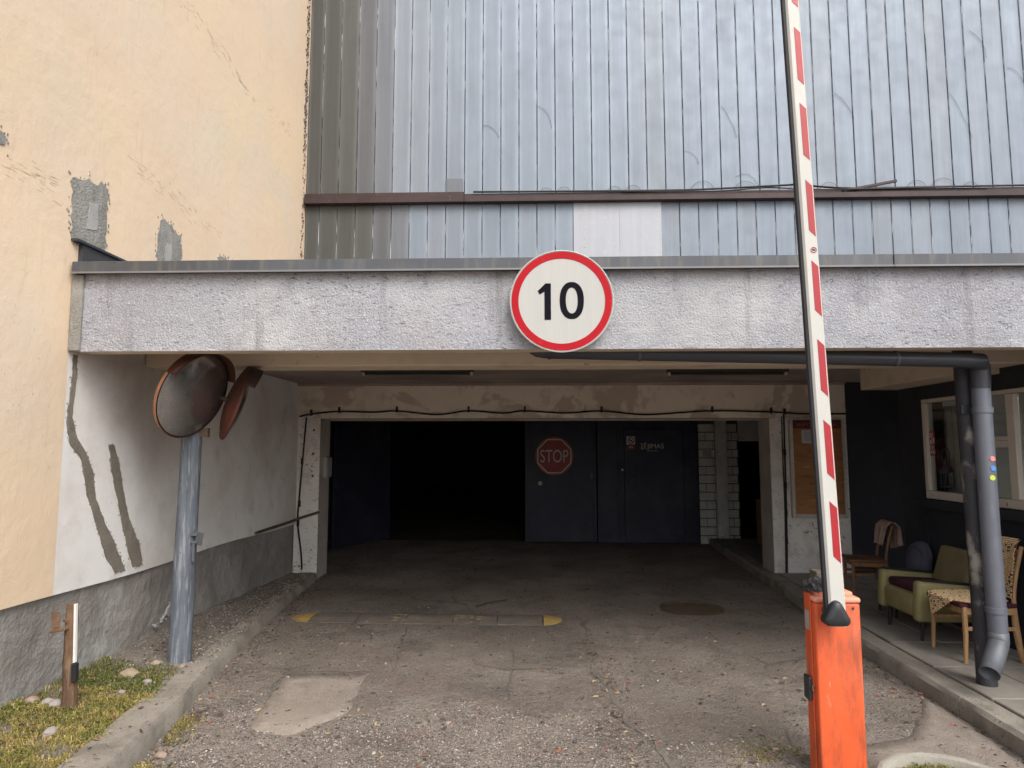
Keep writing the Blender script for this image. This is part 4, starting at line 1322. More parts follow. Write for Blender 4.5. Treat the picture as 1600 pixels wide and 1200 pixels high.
lk = MB().box(BX0 - .03, BX0 - .009, BY0 + .045, BY0 + .115, .385, .505, .006).build('lock_cover', MT['blackplastic'], br)
b = MB()
b.tube([(BX0 - .003, BY0 + .03, .47), (BX0 - .018, BY0 + .03, .465), (BX0 - .018, BY0 + .03, .445), (BX0 - .003, BY0 + .03, .44)], .004, 6)
b.build('lock_ring', MT['iron'], br)
b = MB()
b.lathe([(0, -.003), (.006, -.003), (.007, 0)], (BX0 + .195, BY0 - .001, BZ - .055), (0, 1, 0), 10)
b.build('screw_hole', MT['blackplastic'], br)
# boom: from hub upwards, leaning a little left, taper
AP = lambda t: Vector((1.535 - .105 * t, 3.525 + .0 * t, .80 + 3.55 * t))  # t 0..1
boom_bot, boom_top = Vector((1.5385, 3.525, .80)), Vector((1.430, 3.525, 4.45))
bd = (boom_top - boom_bot)
bl = bd.length
bdn = bd.normalized()
side = Vector((bdn.z, 0, -bdn.x))  # to the right
fwd = Vector((0, 1, 0))


def bp(s, l, f_):   # s metres along, l lateral (right +), f depth
    return boom_bot + bdn * s + side * l + fwd * f_


def boomw(s):
    return .0418 - .0055 * s / bl


b = MB()
secs = []
for k in range(13):
    s = bl * k / 12
    w = boomw(s)
    c = [(-w, -.018), (-w + .010, -.028), (w - .010, -.028), (w, -.018), (w, .018), (w - .010, .028), (-w + .010, .028), (-w, .018)]
    secs.append([b.bm.verts.new(bp(s, l, f_)) for l, f_ in c])
for p, q in zip(secs, secs[1:]):
    for k in range(8):
        b.bm.faces.new((p[k], p[(k + 1) % 8], q[(k + 1) % 8], q[k]))
b.bm.faces.new(secs[0])
b.bm.faces.new(secs[-1])
boom = b.build('boom', MT['boomwhite'], br, smooth=20)
b = MB()
secs = []
for k in range(13):
    s = .05 + (bl - .05) * k / 12
    w = boomw(s)
    c = [(-w - .001, -.016), (-w - .014, -.014), (-w - .020, 0), (-w - .014, .014), (-w - .001, .016)]
    secs.append([b.bm.verts.new(bp(s, l, f_)) for l, f_ in c])
for p, q in zip(secs, secs[1:]):
    for k in range(5):
        b.bm.faces.new((p[k], p[(k + 1) % 5], q[(k + 1) % 5], q[k]))
b.bm.faces.new(secs[0])
b.bm.faces.new(secs[-1])
b.build('rubber_edge', MT['rubber'], br)
zs = [4.005, 3.669, 3.567, 3.241, 3.134, 2.82, 2.691, 2.387, 2.267, 1.964, 1.844, 1.534, 1.426, 1.114]
pairs = [(4.42, 4.117)] + [(zs[i], zs[i + 1]) for i in range(0, 14, 2)]
for (za, zb) in pairs:
    b = MB()
    s1, s0 = (za - boom_bot.z) / bdn.z, (zb - boom_bot.z) / bdn.z
    w = boomw(s0)
    li, lo = -.004, w - .004
    d = .035
    b.prism([bp(s0 + d, li, -.0282), bp(s0, lo - .006, -.0282), bp(s1 - d, lo - .006, -.0282), bp(s1, li, -.0282)], (0, -.0016, 0))
    b.build('red_stripe', MT['boomred'], boom)
    b = MB()
    b.prism([bp(s0 - .0, w + .0002, -.017), bp(s0 - .02, w + .0002, .017), bp(s1 - .05, w + .0002, .017), bp(s1 - .03, w + .0002, -.017)], side * .0014)
    b.build('red_stripe', MT['boomred'], boom)
b = MB()
cz = 2.746
s = (cz - boom_bot.z) / bdn.z
c = bp(s, .012, -.0286)
b.lathe([(.016, -.0015), (.016, 0), (.012, 0), (.012, -.0015)], c, (0, 1, 0), 20, True)
b.lathe([(0, -.001), (.003, -.001)], c + Vector((.004, -.0008, .002)), (0, 1, 0), 8)
b.build('ring_decal', MT['boomred'], boom)
b = MB()
b.rbox(c + Vector((0, -.0009, 0)), (.016, .0012, .004), Matrix.Rotation(R(35), 3, 'Y'))
b.rbox(c + Vector((-.003, -.0012, .002)), (.004, .0012, .010), Matrix.Rotation(R(10), 3, 'Y'))
b.build('black_pictogram', MT['signblack'], boom)
# hub: rounded triangle in black plastic
b = MB()
hc = Vector((1.522, 3.47, .862))
cor = [(0, .085), (-.085, -.055), (.085, -.055)]
outl = []
for i, (cx, cz) in enumerate(cor):
    a0 = math.atan2(cz, cx)
    for k in range(-5, 6):
        a = a0 + k * R(60) / 5
        outl.append((cx * .44 + .027 * math.cos(a), cz * .50 + .027 * math.sin(a)))
rings = []
for sc, yy in ((1.0, .055), (1.0, .012), (.95, .0), (.80, -.008), (.4, -.012)):
    rings.append([b.bm.verts.new((hc.x + u * sc, hc.y + yy, hc.z + v * sc)) for u, v in outl])
for p, q in zip(rings, rings[1:]):
    for k in range(len(outl)):
        b.bm.faces.new((p[k], p[(k + 1) % len(outl)], q[(k + 1) % len(outl)], q[k]))
b.bm.faces.new(rings[0])
b.bm.faces.new(rings[-1])
b.build('hub_cover', MT['blackplastic'], br, smooth=50)
MB().tube([(1.525, 3.52, .862), (1.525, 3.61, .862)], .03, 16).build('axle', MT['iron'], br, smooth=40)
# dark box and crumpled bag resting behind / on the lid
b = MB()
b.box(1.608, 1.73, 3.92, 4.02, .66, .995, .005)
b.box(1.65, 1.69, 3.94, 4.0, -.01, .66)
tag(b.build('control_box', MT['boxbrown']), 'dark box on a short post behind the orange barrier cabinet', 'control box')
b = MB()
bmesh.ops.create_icosphere(b.bm, subdivisions=3, radius=.055, matrix=Matrix.Translation((1.515, 3.675, .955)))
for v in b.bm.verts:
    d = v.co - Vector((1.515, 3.675, .955))
    v.co += d * (.9 * mnoise.fractal(v.co * 26, .8, 2, 3))
    v.co.z = max(v.co.z, .9465)
tag(b.build('plastic_bag', MT['bag']), 'crumpled black plastic bag on the orange cabinet lid', 'plastic bag')

# ------------------------------------------------------------------ traffic mirrors on their pole
tm = thing('traffic_mirror', 'grey pole on the left kerb carrying two round traffic mirrors', 'traffic mirror', (-2.63, 5.05, .1))
b = MB()
b.tube([(-2.648, 5.05, .03), (-2.645, 5.05, .6), (-2.635, 5.05, 1.4), (-2.632, 5.05, 1.86)], [.082, .080, .074, .073], 28)
b.build('pole', MT['polegrey'], tm, smooth=50)


def mirror(c, n, rad, hood_ang, dark):
    n = Vector(n).normalized()
    q = n.to_track_quat('Z', 'Y')
    C = Vector(c)
    b = MB()
    prof = [(0, .055), (rad * .35, .050), (rad * .65, .036), (rad * .88, .016), (rad * .97, .004)]
    b.lathe([(r_, h_) for r_, h_ in prof], C, n, 56)
    glass = b.build('mirror', MT['mirrorglass'], tm, smooth=True)
    b = MB()
    b.lathe([(rad * .965, .006), (rad * .985, .008), (rad * .99, -.01), (rad * .965, -.012)], C, n, 56, True)
    b.build('gasket', MT['rubber'], glass, smooth=40)
    b = MB()
    back = [(rad * 1.0, .006), (rad * 1.02, 0), (rad * 1.0, -.02), (rad * .9, -.032), (rad * .88, -.028), (rad * .78, -.044), (rad * .76, -.040), (rad * .64, -.056), (rad * .62, -.052), (rad * .48, -.066), (rad * .3, -.072), (0, -.074)]
    b.lathe(back, C, n, 56)
    b.build('shell', MT['mirrorback'] if dark else MT['mirrororange'], glass, smooth=25)
    # visor over the upper half
    b = MB()
    upd = Vector((0, 0, 1)) - n * n.z
    upd.normalize()
    sd = upd.cross(n)
    rows = []
    for k in range(33):
        a = R(-66) + R(132) * k / 32
        dvec = upd * math.cos(a) + sd * math.sin(a)
        Ld = .10 * (max(0, math.cos(a * .98)) ** .6)
        rows.append([b.bm.verts.new(C + dvec * (rad * 1.022) - n * .01), b.bm.verts.new(C + dvec * (rad * 1.03) + n * (Ld * .5)), b.bm.verts.new(C + dvec * (rad * 1.035) + n * Ld)])
    for p, q2 in zip(rows, rows[1:]):
        for k in range(2):
            b.bm.faces.new((p[k], p[k + 1], q2[k + 1], q2[k]))
    o = b.build('visor', MT['mirrordark'] if dark else MT['mirrorback'], glass, smooth=True)
    sm = o.modifiers.new('thickness', 'SOLIDIFY')
    sm.thickness = .006
    b = MB()
    b.tube([C - n * .07, C - n * .12, Vector((-2.632, 5.05, 1.86))], .022, 10)
    b.build('arm', MT['iron'], glass, smooth=50)


mirror((-2.51, 4.81, 2.09), (.92, -.22, -.34), .335, 0, False)
mirror((-2.345, 5.16, 2.05), (.83, .50, -.30), .30, 0, True)
b = MB()
b.box(-2.62, -2.50, 5.03, 5.07, 1.78, 1.85, .004)
b.build('bracket', MT['iron'], tm)
b = MB()
b.rbox((-2.515, 5.0, 1.02), (.07, .012, .095), Matrix.Rotation(R(-25), 3, 'Z') @ Matrix.Rotation(R(8), 3, 'Y'), .002, 1)
b.box(-2.575, -2.53, 4.99, 5.03, 1.04, 1.06)
b.box(-2.575, -2.53, 4.99, 5.03, .985, 1.0)
b.box(-2.562, -2.545, 4.995, 5.01, .85, .985)
b.build('hinge_plate', MT['galv'], tm)

# ------------------------------------------------------------------ rusty post
rp = thing('rusty_post', 'short rusty steel post with a white and black strip in the verge grass', 'post', (-2.80, 4.08, .12))
b = MB()
tw = [(-2.800 - .022 * k / 8, 4.08 + .004 * math.sin(k), .06 + .69 * k / 8) for k in range(9)]
b.tube(tw, [.044 - .012 * (k / 8) + .002 * math.sin(k * 2.1) for k in range(9)], 9)
b.build('post_shaft', MT['rust'], rp, smooth=30)
b = MB()
b.rbox((-2.882, 4.03, .665), (.042, .010, .095), Matrix.Rotation(R(20), 3, 'Z'), .002, 1)
b.rbox((-2.857, 4.035, .608), (.095, .05, .020), Matrix.Rotation(R(-12), 3, 'Y'), .003, 1)
b.rbox((-2.835, 4.05, .655), (.05, .010, .02), Matrix.Rotation(R(-30), 3, 'Z'), .002, 1)
b.build('bracket', MT['rust'], rp)
b = MB()
b.rbox((-2.781, 4.065, .580), (.014, .022, .345), Matrix.Rotation(R(-2.5), 3, 'Y'), .002, 1)
b.build('white_strip', MT['whitepaint'], rp)
b = MB()
b.rbox((-2.766, 4.06, .352), (.026, .034, .105), Matrix.Rotation(R(-2.5), 3, 'Y'), .002, 1)
b.build('black_band', MT['blackpaint'], rp)

# ------------------------------------------------------------------ speed bump, manhole
sbp = thing('speed_bump', 'low worn speed bump of dusty rubber modules with yellow rounded ends', 'speed bump', (-1.05, 6.8, 0))


def bump_mod(xa, xb, mat, name, end=0):
    b = MB()
    prof = [(-.20, -.012), (-.19, .002), (-.12, .016), (-.04, .024), (.04, .024), (.12, .016), (.19, .002), (.20, -.012)]
    n = 10
    rows = []
    for k in range(n + 1):
        t = k / n
        x = xa + (xb - xa) * t
        s, hz = 1.0, 1.0
        if end:
            tt = t if end > 0 else 1 - t
            s = math.sqrt(max(.004, 1 - tt * tt))
            hz = (1 - tt * .85)
        ro = .0025 if (k % 2 and name == 'module') else 0
        rows.append([b.bm.verts.new((x, 6.79 + py * s, road_h(x, 6.79) + (pz * hz if pz > 0 else pz) + ro)) for py, pz in prof])
    for p, q in zip(rows, rows[1:]):
        for k in range(len(prof) - 1):
            b.bm.faces.new((p[k], p[k + 1], q[k + 1], q[k]))
    b.bm.faces.new(rows[0])
    b.bm.faces.new(rows[-1][::-1])
    return b.build(name, mat, sbp, smooth=30)


xs = [-2.20, -1.74, -1.26, -.80, -.32, .09]
xs = [-2.20, -1.745, -1.265, -.795, -.36, .085]
for (xa, xb), m in zip(zip(xs, xs[1:]), ('bumpdark', 'bumpdark', 'bumpdark', 'bumpdark', 'bumpdark')):
    bump_mod(xa + .004, xb - .004, MT[m], 'module')
for xa, xb in ((-1.41, -1.272), (-.79, -.50)):
    b = MB()
    for k in range(26):
        xx, yy = rnd.uniform(xa, xb), rnd.uniform(-.15, .13)
        zz = .024 - .25 * max(0, abs(yy) - .05) ** 1.2
        b.rbox((xx, 6.79 + yy, road_h(xx, 6.79) + zz - .004), (rnd.uniform(.02, .05), rnd.uniform(.01, .03), .012), Matrix.Rotation(rnd.uniform(-.5, .5), 3, 'Z'))
    stuff(b.build('worn_yellow_flecks', MT['bumpfaded'], sbp))
bump_mod(.095, .275, MT['yellow'], 'end_cap', 1)
bump_mod(-2.21, -2.42, MT['yellow'], 'end_cap', 1)

b = MB()
zz = road_h(1.67, 7.28)
b.lathe([(0, .010), (.27, .010), (.275, .006), (.29, .006), (.295, .014), (.335, .014), (.34, -.03)], (1.67, 7.28, zz - .004), (0, 0, 1), 40)
tag(b.build('manhole_cover', MT['iron'], smooth=25), 'round rusty manhole cover in the driveway near the right kerb', 'manhole cover')

# ------------------------------------------------------------------ concrete ring planter
rg = thing('planter_ring', 'mossy concrete ring planter in front of the barrier cabinet', 'planter', (2.05, 3.42, 0))
b = MB()
prof = [(.345, -.05), (.35, .06), (.338, .092), (.315, .10), (.292, .092), (.28, .05), (.28, -.05)]
b.lathe(prof, (2.03, 3.42, 0), (0, 0, 1), 48, True)
for v in b.bm.verts:
    v.co += Vector((fbm(v.co.x * 9, v.co.y * 9, v.co.z * 9), fbm(v.co.x * 9, v.co.y * 9, 4), fbm(v.co.x * 7, v.co.y * 7, 8))) * .006
b.build('rim', MT['ring'], rg, smooth=40)
b = MB()
b.lathe([(0, .06), (.15, .055), (.285, .03)], (2.03, 3.42, 0), (0, 0, 1), 24)
b.build('soil', MT['soil'], rg, smooth=True)

# ------------------------------------------------------------------ furniture
def chair_wood(name, label, loc, rz, sc, wood, seatmat):
    """wooden chair facing local -X, origin on the floor at its centre"""
    t = thing(name, label, 'chair', loc, rz)
    k = sc
    hw, hd = .205 * k, .19 * k
    for s in (-1, 1):
        b = MB()
        b.tube([(-hd - .012, s * hw, 0), (-hd, s * hw, .2 * k), (-hd, s * hw, .42 * k)], [.014 * k, .018 * k, .021 * k], 8)
        b.build('leg', wood, t, smooth=30, local=True)
        b = MB()
        pts = [(hd + .045 * k, s * hw * .95, 0), (hd + .012 * k, s * hw * .95, .2 * k), (hd, s * hw * .95, .42 * k), (hd + .025 * k, s * hw * .93, .62 * k), (hd + .095 * k, s * hw * .9, .87 * k)]
        P = []
        V = [Vector(p) for p in pts]
        for i in range(4):
            p0, p1, p2, p3 = V[max(i - 1, 0)], V[i], V[i + 1], V[min(i + 2, 4)]
            for j in range(4):
                q = j / 4
                P.append(.5 * ((2 * p1) + (p2 - p0) * q + (2 * p0 - 5 * p1 + 4 * p2 - p3) * q * q + (3 * p1 - p0 - 3 * p2 + p3) * q ** 3))
        P.append(V[-1])
        rs = [(.016 + .008 * math.sin(math.pi * min(1, i / 9))) * k for i in range(len(P))]
        b.tube(P, rs, 8)
        b.build('leg', wood, t, smooth=30, local=True)
        b = MB()
        b.rbox((0, s * hw, .385 * k), (2 * hd - .02, .02 * k, .05 * k), None, .004, 1)
        b.build('seat_rail', wood, t, local=True)
        b = MB()
        b.rbox((.005, s * hw * .98, .255 * k), (2 * hd, .016 * k, .03 * k), None, .004, 1)
        b.build('stretcher', wood, t, local=True)
    for xx in (-hd, hd):
        b = MB()
        b.rbox((xx, 0, .385 * k), (.02 * k, 2 * hw - .03, .05 * k), None, .004, 1)
        b.build('seat_rail', wood, t, local=True)
    b = MB()
    b.rbox((-.012, 0, .43 * k), (2 * hd + .05, 2 * hw + .03, .035 * k), None, .012 * k, 3)
    b.build('seat', seatmat, t, smooth=40, local=True)
    for zz, xo in ((.80, .078), (.66, .040)):
        b = MB()
        def f(u, v, zz=zz, xo=xo):
            y = (u - .5) * 2 * hw * .9
            return Vector((hd + xo * k + .015 * k * (1 - (2 * u - 1) ** 2), y, (zz + (v - .5) * .085) * k))
        b.grid(f, 10, 2)
        o = b.build('back_slat', wood, t, smooth=True, local=True)
        sm = o.modifiers.new('thickness', 'SOLIDIFY')
        sm.thickness = .016 * k
        sm.offset = 0
    return t


nc = chair_wood('wooden_chair', 'pale wooden chair with straw mat beside the downpipe', (3.37, 5.36, .118), 0, .97, MT['woodpale'], MT['maroon'])
fc = chair_wood('wooden_chair', 'dark wooden chair in the recess with a towel over its back', (3.63, 7.55, .118), R(-12), .86, MT['wood'], MT['wooddark'])

# woven straw mat draped over seat and back of the near chair
mt = thing('woven_mat', 'woven straw mat draped over the pale wooden chair', 'mat', (3.37, 5.36, .118))
wp, wd_ = MB(), MB()


def mat_pt(u, v):   # seat piece, rotated so one corner hangs in front
    a = R(40)
    lx = (u - .5) * .50
    ly = (v - .5) * .50
    x = -.03 + lx * math.cos(a) - ly * math.sin(a)
    y = -.0 + lx * math.sin(a) + ly * math.cos(a)
    z = .452 * .97 + .004
    edgex = -.225
    if x < edgex:
        over = edgex - x
        x = edgex - .30 * over - .012
        z -= over * .95
    edgey = .225
    if abs(y) > edgey:
        over = abs(y) - edgey
        y = math.copysign(edgey + .02 + over * .25, y)
        z -= over * .9
    if x > .17:
        x = .17 - (x - .17) * .05
        z += 0
    return Vector((3.37 + x, 5.36 + y, .118 + z))


def back_pt(u, v):
    y = (u - .5) * .40
    s = v * .55
    zz = .47 + s * .80
    x = .155 + .075 * max(0, (zz - .45) / .4) ** 1.3 - .022
    if zz > .87:
        x += (zz - .87) * .6
    return Vector((3.37 + x + .008 * math.sin(u * 9), 5.36 + y - .05 + .03 * v, .118 + zz * .97 + .02))


for fpt, nu, nv in ((mat_pt, 30, 34), (back_pt, 24, 34)):
    for i in range(nu):
        P0 = []
        for j in range(nv):
            p = fpt((i + .5) / nu, (j + .5) / nv)
            pu = fpt(min(1, (i + 1) / nu), (j + .5) / nv) - fpt(i / nu, (j + .5) / nv)
            pv = fpt((i + .5) / nu, min(1, (j + 1) / nv)) - fpt((i + .5) / nu, j / nv)
            nn = pu.cross(pv)
            if nn.length < 1e-9:
                continue
            nn.normalize()
            if (fpt is mat_pt and nn.z < 0) or (fpt is back_pt and nn.x > 0):
                nn = -nn
            for tgt, hb, ht, kx_, ky_ in ((wd_, -.004, 0, .5, .5), (wp, .0, rnd.uniform(.004, .008), rnd.uniform(.30, .40), rnd.uniform(.38, .47))):
                if tgt is wp and rnd.random() < .10:
                    continue
                off = pu * (.5 * (j % 2) + rnd.uniform(-.06, .06)) + pv * rnd.uniform(-.05, .05) if tgt is wp else pu * 0
                vs = []
                for (a, c, e) in ((-1, -1, 0), (1, -1, 0), (1, 1, 0), (-1, 1, 0), (-.55, -.5, 1), (.55, -.5, 1), (.55, .5, 1), (-.55, .5, 1)):
                    vs.append(tgt.bm.verts.new(p + off + pu * a * kx_ + pv * c * ky_ + nn * (hb + (ht - hb) * e)))
                tgt.bm.faces.new((vs[4], vs[5], vs[6], vs[7]))
                for k in range(4):
                    tgt.bm.faces.new((vs[k], vs[(k + 1) % 4], vs[4 + (k + 1) % 4], vs[4 + k]))
                tgt.bm.faces.new((vs[3], vs[2], vs[1], vs[0]))
stuff(wp.build('straw_weave', MT['weavepale'], mt, fixn=False))
stuff(wd_.build('brown_weave', MT['weavedark'], mt, fixn=False))

# towel over the far chair's back
tw = MB()
cx, cy = 3.63, 7.55
rot = Matrix.Rotation(R(-12), 3, 'Z')


def towel(u, v):
    s = (v - .5) * 2          # -1 front flap .. +1 back flap
    y = (u - .5) * .34 * (1 + .05 * math.sin(v * 7)) - .02
    drop = abs(s)
    z = .765 - .26 * max(0, drop - .12) * (1 if s < 0 else .95 + .35 * u)
    x = .245 + .06 * max(-1, min(1, s * 4)) - .06 * (drop > .2) * 0 - .045 * drop * (1 if s < 0 else -.1)
    x += .014 * math.sin(u * 17 + s * 2) * drop + .006 * math.sin(u * 31)
    if drop < .12:
        z += .012
    return rot @ Vector((x, y, z)) + Vector((cx, cy, .118))


tw.grid(towel, 36, 30)
o = tw.build('towel', MT['towel'], smooth=True)
sm = o.modifiers.new('thickness', 'SOLIDIFY')
sm.thickness = .007
tag(o, 'faded pink towel hung over the dark wooden chair back', 'towel')

# olive armchair facing -X
AX0, AX1, AY0, AY1, AZ = 3.12, 3.74, 5.66, 6.32, .118
ac = thing('armchair', 'worn olive green armchair on the pavement by the kiosk wall', 'armchair', ((AX0 + AX1) / 2, (AY0 + AY1) / 2, AZ))
b = MB()
b.box(AX0 + .02, AX1 - .08, AY0 + .105, AY1 - .105, AZ + .175, AZ + .37, .04, 4)
b.build('seat', MT['olive'], ac, smooth=50)
for (ya, yb) in ((AY0, AY0 + .10), (AY1 - .10, AY1)):
    b = MB()
    P = [(AX0, AZ + .16), (AX1 - .06, AZ + .16), (AX1 - .02, AZ + .44), (AX0 + .02, AZ + .49)]
    n0 = len(b.bm.verts)
    b.prism([(x, ya, z) for x, z in P], (0, yb - ya, 0))
    bmesh.ops.recalc_face_normals(b.bm, faces=b.bm.faces)
    bmesh.ops.bevel(b.bm, geom=list(b.bm.edges), offset=.034, segments=4, profile=.5, affect='EDGES')
    arm = b.build('armrest', MT['olive'], ac, smooth=50)
    b = MB()
    b.rbox(((AX0 + AX1) / 2 - .0, (ya + yb) / 2, AZ + .474), (.50, .055, .014), Matrix.Rotation(R(4.6), 3, 'Y'), .005, 2)
    b.build('arm_trim', MT['rubber'], arm)
b = MB()
rt = Matrix.Rotation(R(17), 3, 'Y')
b.rbox((AX1 - .11, (AY0 + AY1) / 2 - .02, AZ + .50), (.11, .47, .44), rt, .04, 4)
for v in b.bm.verts:
    v.co.x += .012 * fbm(v.co.y * 4, v.co.z * 4, 3)
b.build('backrest', MT['olivedark'], ac, smooth=50)
for xx in (AX0 + .09, AX1 - .14):
    for yy in (AY0 + .08, AY1 - .08):
        b = MB()
        b.tube([(xx, yy, AZ + .185), (xx + (-.02 if xx < 3.4 else .03), yy, AZ)], [.02, .012], 10)
        b.build('leg', MT['rubber'], ac, smooth=40)
b = MB()
b.rbox(((AX0 + AX1) / 2 - .05, (AY0 + AY1) / 2, AZ + .40), (.42, .42, .075), Matrix.Rotation(R(3), 3, 'Y'), .03, 4)
for v in b.bm.verts:
    v.co.z += .010 * fbm(v.co.x * 7, v.co.y * 7, 3)
tag(b.build('cushion', MT['maroon'], smooth=50), 'dark maroon cushion lying on the olive armchair seat', 'cushion')

# blue grey plush chair with rounded back, behind the armchair
pc = thing('plush_chair', 'blue grey plush chair with rounded back behind the olive armchair', 'chair', (3.60, 6.66, .118))
b = MB()
bx = 3.70


def rb(r, off):
    pts = []
    for k in range(25):
        a = math.pi * k / 24
        pts.append((r * math.cos(a), .52 + r * 1.0 * math.sin(a)))
    return [(-p[0], p[1]) for p in pts] + [(r * .96, .22 + off), (-r * .96, .22 + off)]


rings = []
for sc, xo in ((.93, .035), (1.0, .02), (1.0, -.02), (.95, -.04), (.80, -.05), (.74, -.043), (.70, -.05), (.3, -.058)):
    rings.append([b.bm.verts.new((bx + xo + (zz * sc - .4) * .12, 6.64 + yy * sc, .118 + .42 + (zz - .42) * sc)) for yy, zz in rb(.165, 0)])
for p, q in zip(rings, rings[1:]):
    for k in range(len(p)):
        b.bm.faces.new((p[k], p[(k + 1) % len(p)], q[(k + 1) % len(p)], q[k]))
b.bm.faces.new(rings[0])
b.bm.faces.new(rings[-1])
b.build('backrest', MT['plush'], pc, smooth=45)
b = MB()
b.box(3.36, 3.69, 6.46, 6.82, .118 + .28, .118 + .37, .03, 3)
b.build('seat', MT['plush'], pc, smooth=45)
for xx in (3.40, 3.66):
    for yy in (6.49, 6.79):
        b = MB()
        b.tube([(xx, yy, .41), (xx + (-.015 if xx < 3.5 else .015), yy, .118)], [.016, .011], 8)
        b.build('leg', MT['rubber'], pc, smooth=40)


# ------------------------------------------------------------------ loose stones, gravel, leaves, grass
def stone(x, y, z, r, m, label, grp='stones lying in the verge'):
    b = MB()
    bmesh.ops.create_icosphere(b.bm, subdivisions=2, radius=1.0)
    sx, sy, sz = r * rnd.uniform(.9, 1.25), r * rnd.uniform(.8, 1.1), r * rnd.uniform(.55, .75)
    sd = rnd.uniform(0, 50)
    for v in b.bm.verts:
        k = 1 + .32 * mnoise.noise(v.co * 1.3 + Vector((sd, 0, 0))) + .1 * mnoise.noise(v.co * 3 + Vector((0, sd, 0)))
        v.co = Vector((v.co.x * sx * k, v.co.y * sy * k, v.co.z * sz * k)) + Vector((x, y, z + sz * .55))
    tag(b.build('stone', m, smooth=35), label, 'stone', grp)


ST = MT['stone']
for (x, y, r, m, lab) in (
        (-2.99, 4.31, .036, ST[0], 'pale grey stone at the plinth foot, uppermost of the cluster by the rusty post'),
        (-3.05, 4.10, .037, ST[1], 'pinkish stone against the plinth, leftmost of the cluster by the rusty post'),
        (-2.955, 4.10, .036, ST[0], 'grey stone in the middle of the cluster left of the rusty post'),
        (-2.885, 4.07, .042, ST[0], 'broad grey stone nearest the rusty post foot'),
        (-2.66, 3.73, .038, ST[0], 'pale lumpy stone in the yellow grass in front of the rusty post'),
        (-2.60, 4.55, .033, ST[0], 'grey stone in the green grass beside the left kerb'),
        (-2.655, 4.36, .022, ST[0], 'small pale stone in the grass right of the rusty post'),
        (-2.79, 4.66, .05, ST[2], 'brown stone by the plinth behind the black banded post'),
        (-2.74, 4.90, .032, ST[2], 'buff stone on bare soil in front of the mirror pole'),
        (-2.56, 4.93, .03, ST[1], 'pinkish buff stone against the foot of the mirror pole')):
    stone(x, y, verge_h(x, y), r, m, lab)
stone(-2.06, 3.78, 0, .03, ST[1], 'pinkish stone in the gutter below the left kerb', 'stones in the left gutter')
stone(-2.02, 3.52, 0, .032, ST[0], 'pale broken stone at the front of the left gutter', 'stones in the left gutter')


def dens(x, y):
    n1 = fbm(x * 1.3, y * 1.3, 12)
    n2 = fbm(x * 4, y * 4, 15)
    d = .05 + max(0, n2) * .10
    if y < 4.45 + .5 * n1 and -2.1 < x < .55:
        d += .9
    if y < 4.1 and .5 <= x < 1.4:
        d += .35
    kk_ = x - kx(y)
    if 0 < kk_ < .45 and y < 7.5:
        d += .55 * (1 - kk_ / .45)
    if abs(x - .95) < .5 and abs(y - 5.1 - .1 * x) < .3 + .2 * n1:
        d += .3
    if abs(x + 1.6) < .6 and abs(y - 6.1) < .25:
        d += .25
    if x > 2.45:
        d += .1
    return d


octa = np.array([(1, 0, 0), (-1, 0, 0), (0, 1, 0), (0, -1, 0), (0, 0, 1), (0, 0, -1)], float)
ofc = [(0, 2, 4), (2, 1, 4), (1, 3, 4), (3, 0, 4), (2, 0, 5), (1, 2, 5), (3, 1, 5), (0, 3, 5)]
gv, gf, gi = [], [], []
cnt = 0
tries = 0
while cnt < 30000 and tries < 200000:
    tries += 1
    y = 3.0 + 5.6 * rnd.random() ** 1.7
    x = rnd.uniform(-2.75, 2.75)
    if x < kx(y) + .005 or x > kx(y, KR) - .01:
        continue
    if -1.75 < x < -1.25 and 4.25 < y < 5.1 and rnd.random() < .55:
        continue
    if rnd.random() > dens(x, y):
        continue
    r = rnd.choice((.0025, .003, .0035, .004, .005, .006)) * rnd.uniform(.8, 1.3)
    if rnd.random() < .012:
        r *= 2.2
    A = Matrix.Rotation(rnd.uniform(0, 6.28), 3, 'Z') @ Matrix.Rotation(rnd.uniform(-.6, .6), 3, 'X')
    sc = (r * rnd.uniform(.8, 1.4), r * rnd.uniform(.7, 1.1), r * rnd.uniform(.45, .8))
    base = len(gv)
    z = road_h(x, y) + sc[2] * .45
    for p in octa:
        q = A @ Vector((p[0] * sc[0] * rnd.uniform(.75, 1.2), p[1] * sc[1] * rnd.uniform(.75, 1.2), p[2] * sc[2]))
        gv.append((x + q.x, y + q.y, z + q.z))
    gf += [(base + a, base + b_, base + c) for a, b_, c in ofc]
    gi += [rnd.choices((0, 1, 2, 3), (5, 2, 5, 1.4))[0]] * 8
    cnt += 1
stuff(raw_mesh('gravel', gv, gf, MT['gravel'], midx=gi))
# loose crumbs on the verge
gv, gf, gi = [], [], []
for _ in range(2600):
    y = rnd.uniform(4.4, 8.5)
    x = rnd.uniform(-3.1, kx(y) - .02)
    r = rnd.uniform(.003, .009)
    base = len(gv)
    top = .11 if x > kx(y) - .22 else verge_h(x, y)
    for p in octa:
        gv.append((x + p[0] * r * rnd.uniform(.7, 1.3), y + p[1] * r * rnd.uniform(.7, 1.3), top + .001 + p[2] * r * .6))
    gf += [(base + a, base + b_, base + c) for a, b_, c in ofc]
    gi += [rnd.choices((0, 1, 2, 3), (5, 2, 3, 1))[0]] * 8
stuff(raw_mesh('verge_gravel', gv, gf, MT['gravel'], midx=gi))

